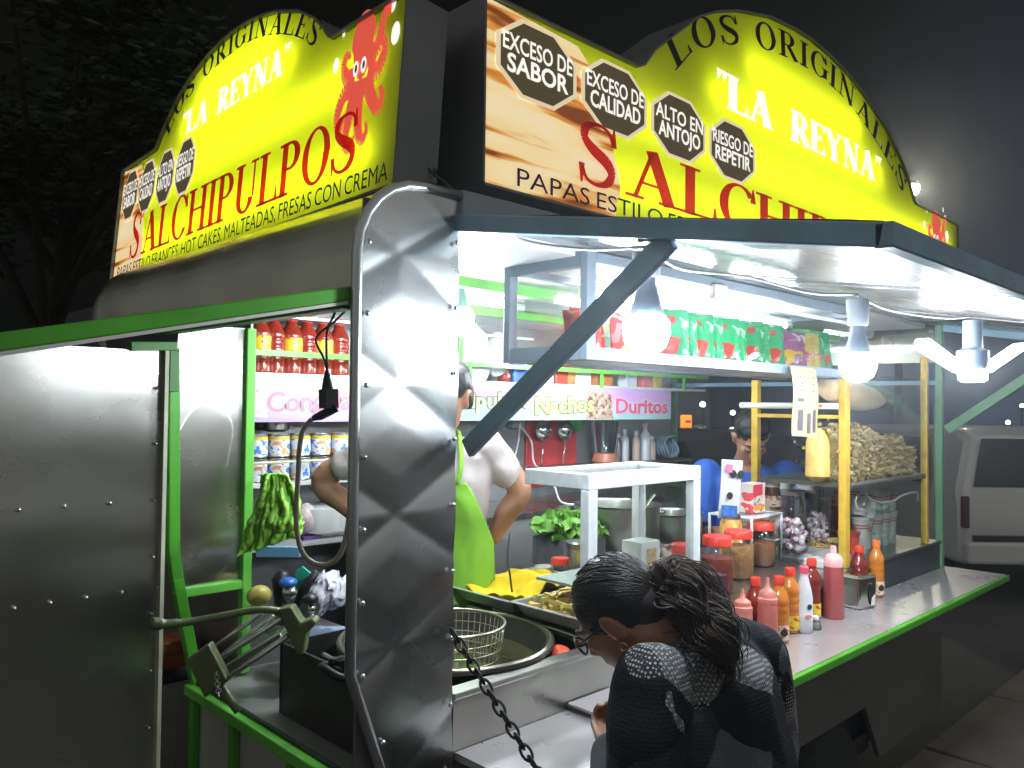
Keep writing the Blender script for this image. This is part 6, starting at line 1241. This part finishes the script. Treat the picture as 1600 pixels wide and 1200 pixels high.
o = MB().grid(apm, 20, 20).build('apron', mat('white_apron', (.66, .66, .66), .8, 0, .0008, 60), mn, smooth=180); s_ = o.modifiers.new('thick', 'SOLIDIFY'); s_.thickness = .004
g = MB()
for sx in (-1, 1): limb(g, [mp_(sx * .09, -.02, .95), mp_(sx * .10, .02, .66), mp_(sx * .10, -.04, .48)], [.115, .075, .06])
solid(g, 'trousers', mat('dark_denim', (0, 0, 0)), mn, .01, 3)
g = MB()
for sx in (-1, 1): limb(g, [mp_(sx * .1, -.06, .44), mp_(sx * .1, .13, .437)], [.039, .035])
solid(g, 'shoes', BLACKP, mn, .008, 3)
g = MB(); g.ball(MH + MM @ V((0, -.018, .044)), (.081, .096, .088), 18, 12, MM); g.ball(MH + MM @ V((0, -.055, .005)), (.070, .052, .07), 14, 10, MM)
g.ball(MH + MM @ V((0, .045, .075)), (.062, .04, .032), 14, 10, MM)
solid(g, 'hair', HAIR, mn, .006, 3, .004, 50)
for sx in (-1, 1):
    MB().tube([MH + MM @ V((sx * q[0], q[1], q[2])) for q in ((.014, .093, -.002), (.031, .093, -.006), (.047, .082, -.002))], [.0015, .003, .0015], 6).build('eyelash', mat('brow', (0, 0, 0)), mn, smooth=180)
    MB().tube([MH + MM @ V((sx * q[0], q[1], q[2])) for q in ((.012, .096, .022), (.032, .094, .029), (.052, .078, .022))], [.003, .0045, .002], 6).build('eyebrow', mat('brow', (0, 0, 0)), mn, smooth=180)
# ---------------------------------------------------------------- street behind
def car(name, label, loc, rz, body, L_=4.3, W_=1.75, Hh=1.48, van=False, cat='car'):
    mw = Matrix.Translation(loc) @ Matrix.Rotation(rz, 4, 'Z'); t = thing(name, label, cat, mw=mw)      # local: rear end faces -y
    h = Hh; sd = [(0, .42), (.04, .34), (L_ - .2, .34), (L_, .45), (L_ - .02, .78), (L_ - .95, .92), (L_ - 1.7, h - .03), (L_ - 2.2, h), (.55 if not van else .28, h), (.28 if not van else .12, h - .06), (.05, .98), (0, .80)]
    g = MB(); cs = []
    for i, (y, z) in enumerate(sd):
        w_ = W_ / 2 * (1 if z < .95 else 1 - .16 * (z - .95) / (h - .95)); cs.append((y, z, w_))
    k = len(cs); vs = []
    for sx in (-1, -.93, .93, 1):
        for y, z, w_ in cs:
            cy, cz = L_ / 2, .75; q = 1 if abs(sx) < 1 else .965; vs.append((sx * w_, cy + (y - cy) * q, cz + (z - cz) * q))
    fs = [(a * k + i, a * k + (i + 1) % k, (a + 1) * k + (i + 1) % k, (a + 1) * k + i) for a in range(3) for i in range(k)] + [tuple(range(k - 1, -1, -1)), tuple(3 * k + i for i in range(k))]
    g.add(vs, fs); g.build('body', body, t, local=True, smooth=35, bev=.03)
    GLS = mat('car_glass', (.006, .007, .010), .06, 0, spec=.8); wt = W_ / 2
    y0_, z0_, y1_, z1_ = .05, .985, (.28 if not van else .12), h - .08
    g = MB(); g.add([(-wt * .86, y0_ + .012 - .016, z0_ + .02), (wt * .86, y0_ + .012 - .016, z0_ + .02), (wt * .74, y1_ - .016, z1_), (-wt * .74, y1_ - .016, z1_)], [(0, 1, 2, 3)]); g.build('rear_window', GLS, t, local=True)
    for sx in (-1, 1):
        xa, xb = sx * (wt * .995 + .004), sx * (wt * .86 + .012); g = MB(); g.add([(xa, .55, .98), (xa, L_ - 1.15, .98), (xb, L_ - 1.85, h - .10), (xb, .75, h - .10)], [(0, 1, 2, 3)]); g.build('side_window', GLS, t, local=True)
        g = MB().box(sx * wt * 1.0, sx * wt * .93, -.012, .03, .66, .93); g.build('tail_lamp', mat('tail_lens', (.10, .015, .015), .15), t, local=True, bev=.008)
        for yy in (.85, L_ - .85):
            M = Matrix.Rotation(R_(90), 3, 'Y'); w_ = MB().lathe([(.18, -.10), (.30, -.10), (.32, -.07), (.32, .07), (.30, .10), (.18, .10)], (sx * (wt - .11), yy, .32), 26, M).build('wheel', mat('tyre_rubber', (0, 0, 0)), t, local=True, smooth=40)
            MB().lathe([(0, -.08), (.19, -.08), (.19, .08), (0, .08)], (sx * (wt - .11), yy, .32), 16, M).build('rim', STEEL_D, w_, local=True)
    MB().box(-wt * .98, wt * .98, -.07, .05, .36, .55).build('bumper', mat('bumper_' + name, tuple(min(1, c * 1.0) for c in body.node_tree.nodes['Principled BSDF'].inputs['Base Color'].default_value[:3]), .4), t, local=True, bev=.03)
    MB().box(-wt * .9, wt * .9, -.045, .04, .555, .60).build('bumper_trim', BLACKP, t, local=True)
    MB().box(-.26, .26, -.018, -.004, .66, .78).build('number_plate', mat('plate', (.55, .55, .52), .5), t, local=True, bev=.004)
    MB().lathe([(.045, -.012), (.045, .006), (0, .006)], (0, -.004, .90), 16, Matrix.Rotation(R_(90), 3, 'X')).build('badge', BLACKP, t, local=True)
    return t
vq = onz(0, 1500, 880); vd = atf(1503, 760, 6.9)
SILV = mat('silver_white_paint', (.64, .62, .60), .3, .1, coat=.5); DARKC = mat('dark_car_paint', (.014, .016, .022), .2, .2, coat=.8)
yawv = math.atan2(f0.y, f0.x) - math.pi / 2
wv = 1.75; c = vd + r0 * (wv / 2); car('parked_car', 'pale silver car parked beyond the right end of the cart, seen from behind', (c.x, c.y, 0), yawv, SILV, Hh=1.50, van=True)
c = atf(1240, 700, 7.6); car('parked_car', 'black car parked behind the cart, seen through its open end', (c.x, c.y, 0), yawv + .9, DARKC, Hh=1.45)
c = atf(1120, 700, 9.5); car('parked_car', 'black car further back, seen above the head of the man in blue', (c.x, c.y, 0), yawv + .9, DARKC, Hh=1.45)
# lamp on a pole
lp = atf(1421, 295, 12.0); t = thing('street_lamp', 'distant street lamp glowing just beside the arch of the long sign', 'street lamp', (lp.x + .25, lp.y + .25, 0))
MB().tube([(lp.x + .25, lp.y + .25, 0), (lp.x + .25, lp.y + .25, lp.z + .1)], [.07, .045], 10).build('lamp_pole', DARKM, t, smooth=60)
MB().tube(bez([(lp.x + .25, lp.y + .25, lp.z + .08), (lp.x + .18, lp.y + .18, lp.z + .16), (lp.x, lp.y, lp.z + .10)], 5), .03, 8).build('lamp_arm', DARKM, t, smooth=180)
MB().lathe([(.14, .04), (.12, .10), (.0, .12)], lp, 16).build('lamp_hood', DARKM, t, smooth=40); MB().ball(lp, (.14, .14, .12)).build('lamp_glass', emis('street_glow', (1, .92, .70), 150), t, smooth=180)
# lit sign far behind and small lamps of the street
c = atf(1072, 672, 9.0); o = MB().box(c.x - .09, c.x + .09, c.y - .02, c.y + .02, c.z - .17, c.z + .17).build('shop_sign', emis('orange_sign', (.9, .32, .04), .9), bev=.01); tag(o, 'small upright glowing orange sign across the street behind the cart', 'sign')
g = MB()
for k in range(4): g.box(c.x - .05, c.x + .05, c.y - .03, c.y - .024, c.z - .13 + k * .07, c.z - .10 + k * .07)
g.build('sign_mark', emis('sign_mark_red', (.5, .04, .02), .5), o)
MB().box(c.x - .02, c.x + .02, c.y + .021, c.y + .05, 0, c.z + .1).build('sign_post', DARKM, o)
for px, py, dp_, s in ((1098, 632, 14, 3.5), (1145, 645, 16, 3), (1597, 634, 20, 4), (1575, 660, 18, 2)):
    c = atf(px, py, dp_); t = thing('distant_lamp', 'tiny white lamp across the street ' + {1098: 'above the orange sign', 1145: 'above the head of the man in blue', 1597: 'at the right edge of the photo, higher one', 1575: 'above the pale car, lower one'}[px], 'street lamp', (c.x, c.y, 0))
    MB().ball(c, .05, 10, 8).build('lamp_glass', emis('far_glow', (.9, .95, 1), 6), t); MB().tube([(c.x, c.y, 0), (c.x, c.y, c.z - .04)], .03, 6).build('lamp_pole', DARKM, t)
# dark facade row across the street (unlit)
t = thing('dark_building', 'unlit dark building across the street behind the cart', 'building', (9, 13, 0))
MB().box(4, 22, 13, 18, 0, 3.4).build('wall', mat('dark_plaster', (.05, .05, .06), .9, 0, .01, 4, .4, .6), t)
for i in range(6): f_ = MB().box(5 + i * 2.7, 6.6 + i * 2.7, 12.93, 12.998, 1.0, 2.4).build('window', mat('dark_frame', (.03, .03, .03), .5), t); MB().box(5.08 + i * 2.7, 6.52 + i * 2.7, 12.90, 12.928, 1.08, 2.32).build('pane', mat('car_glass', (0, 0, 0)), f_)
# trees
LEAF = mat('night_leaf', (.032, .05, .014), .6, 0, 0, 1, .7, 3, spec=.2); BARK = mat('bark', (.022, .017, .012), .9, 0, .01, 20, .3, 6)
def tree(label, base, hgt, cr_c, cr_r, n, seed):
    r = random.Random(seed); t = thing('tree', label, 'tree', base); B = V(base); g = MB(); top = V(cr_c)
    tr = bez([B, B + V((.1, .05, hgt * .3)), B.lerp(top, .6) + V((0, 0, hgt * .05)), top], 5); g.tube(tr, [.11 - .08 * i / len(tr) for i in range(len(tr))], 9)
    cl = []
    for i in range(26):
        d = V((r.gauss(0, 1), r.gauss(0, 1), r.gauss(0, .8))).normalized() * r.uniform(.45, 1.0); e = top + V((d.x * cr_r[0], d.y * cr_r[1], d.z * cr_r[2])); cl.append(e); s_ = tr[r.randint(8, len(tr) - 1)]
        g.tube(bez([s_, s_.lerp(e, .5) + V((0, 0, .12)), e], 4), [.045 - .0045 * k for k in range(9)], 6)
    g.build('trunk', BARK, t, smooth=60); g = MB()
    for i in range(n):
        e = r.choice(cl); p = e + V((r.gauss(0, .30), r.gauss(0, .30), r.gauss(0, .22))); M = Matrix.Rotation(r.uniform(0, 6.3), 3, 'Z') @ Matrix.Rotation(r.uniform(-1.2, 1.2), 3, 'X'); s_ = r.uniform(.035, .075)
        g.add([p + M @ V(q) for q in ((-s_, 0, 0), (-.2 * s_, -.42 * s_, .1 * s_), (s_, 0, 0), (-.2 * s_, .42 * s_, .1 * s_))], [(0, 1, 2), (0, 2, 3)])
    g.build('crown', LEAF, t, fixn=False)
q = atf(150, 170, 6.5); tree('large dark leafy tree behind the end sign at left', (q.x - .4, q.y + .5, 0), q.z, q, (2.3, 1.9, 1.35), 17000, 21)
q = atf(1600, -90, 7.5); tree('dark tree whose lowest leaves hang in at the top right corner', (q.x + 1.5, q.y - 1.2, 0), q.z, q + V((.3, -.3, .5)), (1.0, 1.0, .75), 1800, 22)
HAZE = .009
# ---------------------------------------------------------------- air: haze added to stand in for lens bloom round the bulbs
hz = bpy.data.materials.new('bloom_haze'); hz.use_nodes = True; n = hz.node_tree.nodes; n.clear(); o = n.new('ShaderNodeOutputMaterial'); v = n.new('ShaderNodeVolumePrincipled')
v.inputs['Color'].default_value = (.86, .93, 1, 1); v.inputs['Density'].default_value = HAZE; v.inputs['Anisotropy'].default_value = .87; hz.node_tree.links.new(v.outputs[0], o.inputs['Volume'])
MB().box(-15.5, 34.5, -15.5, 26.5, -1, 8.5).build('haze', hz, kind='stuff')
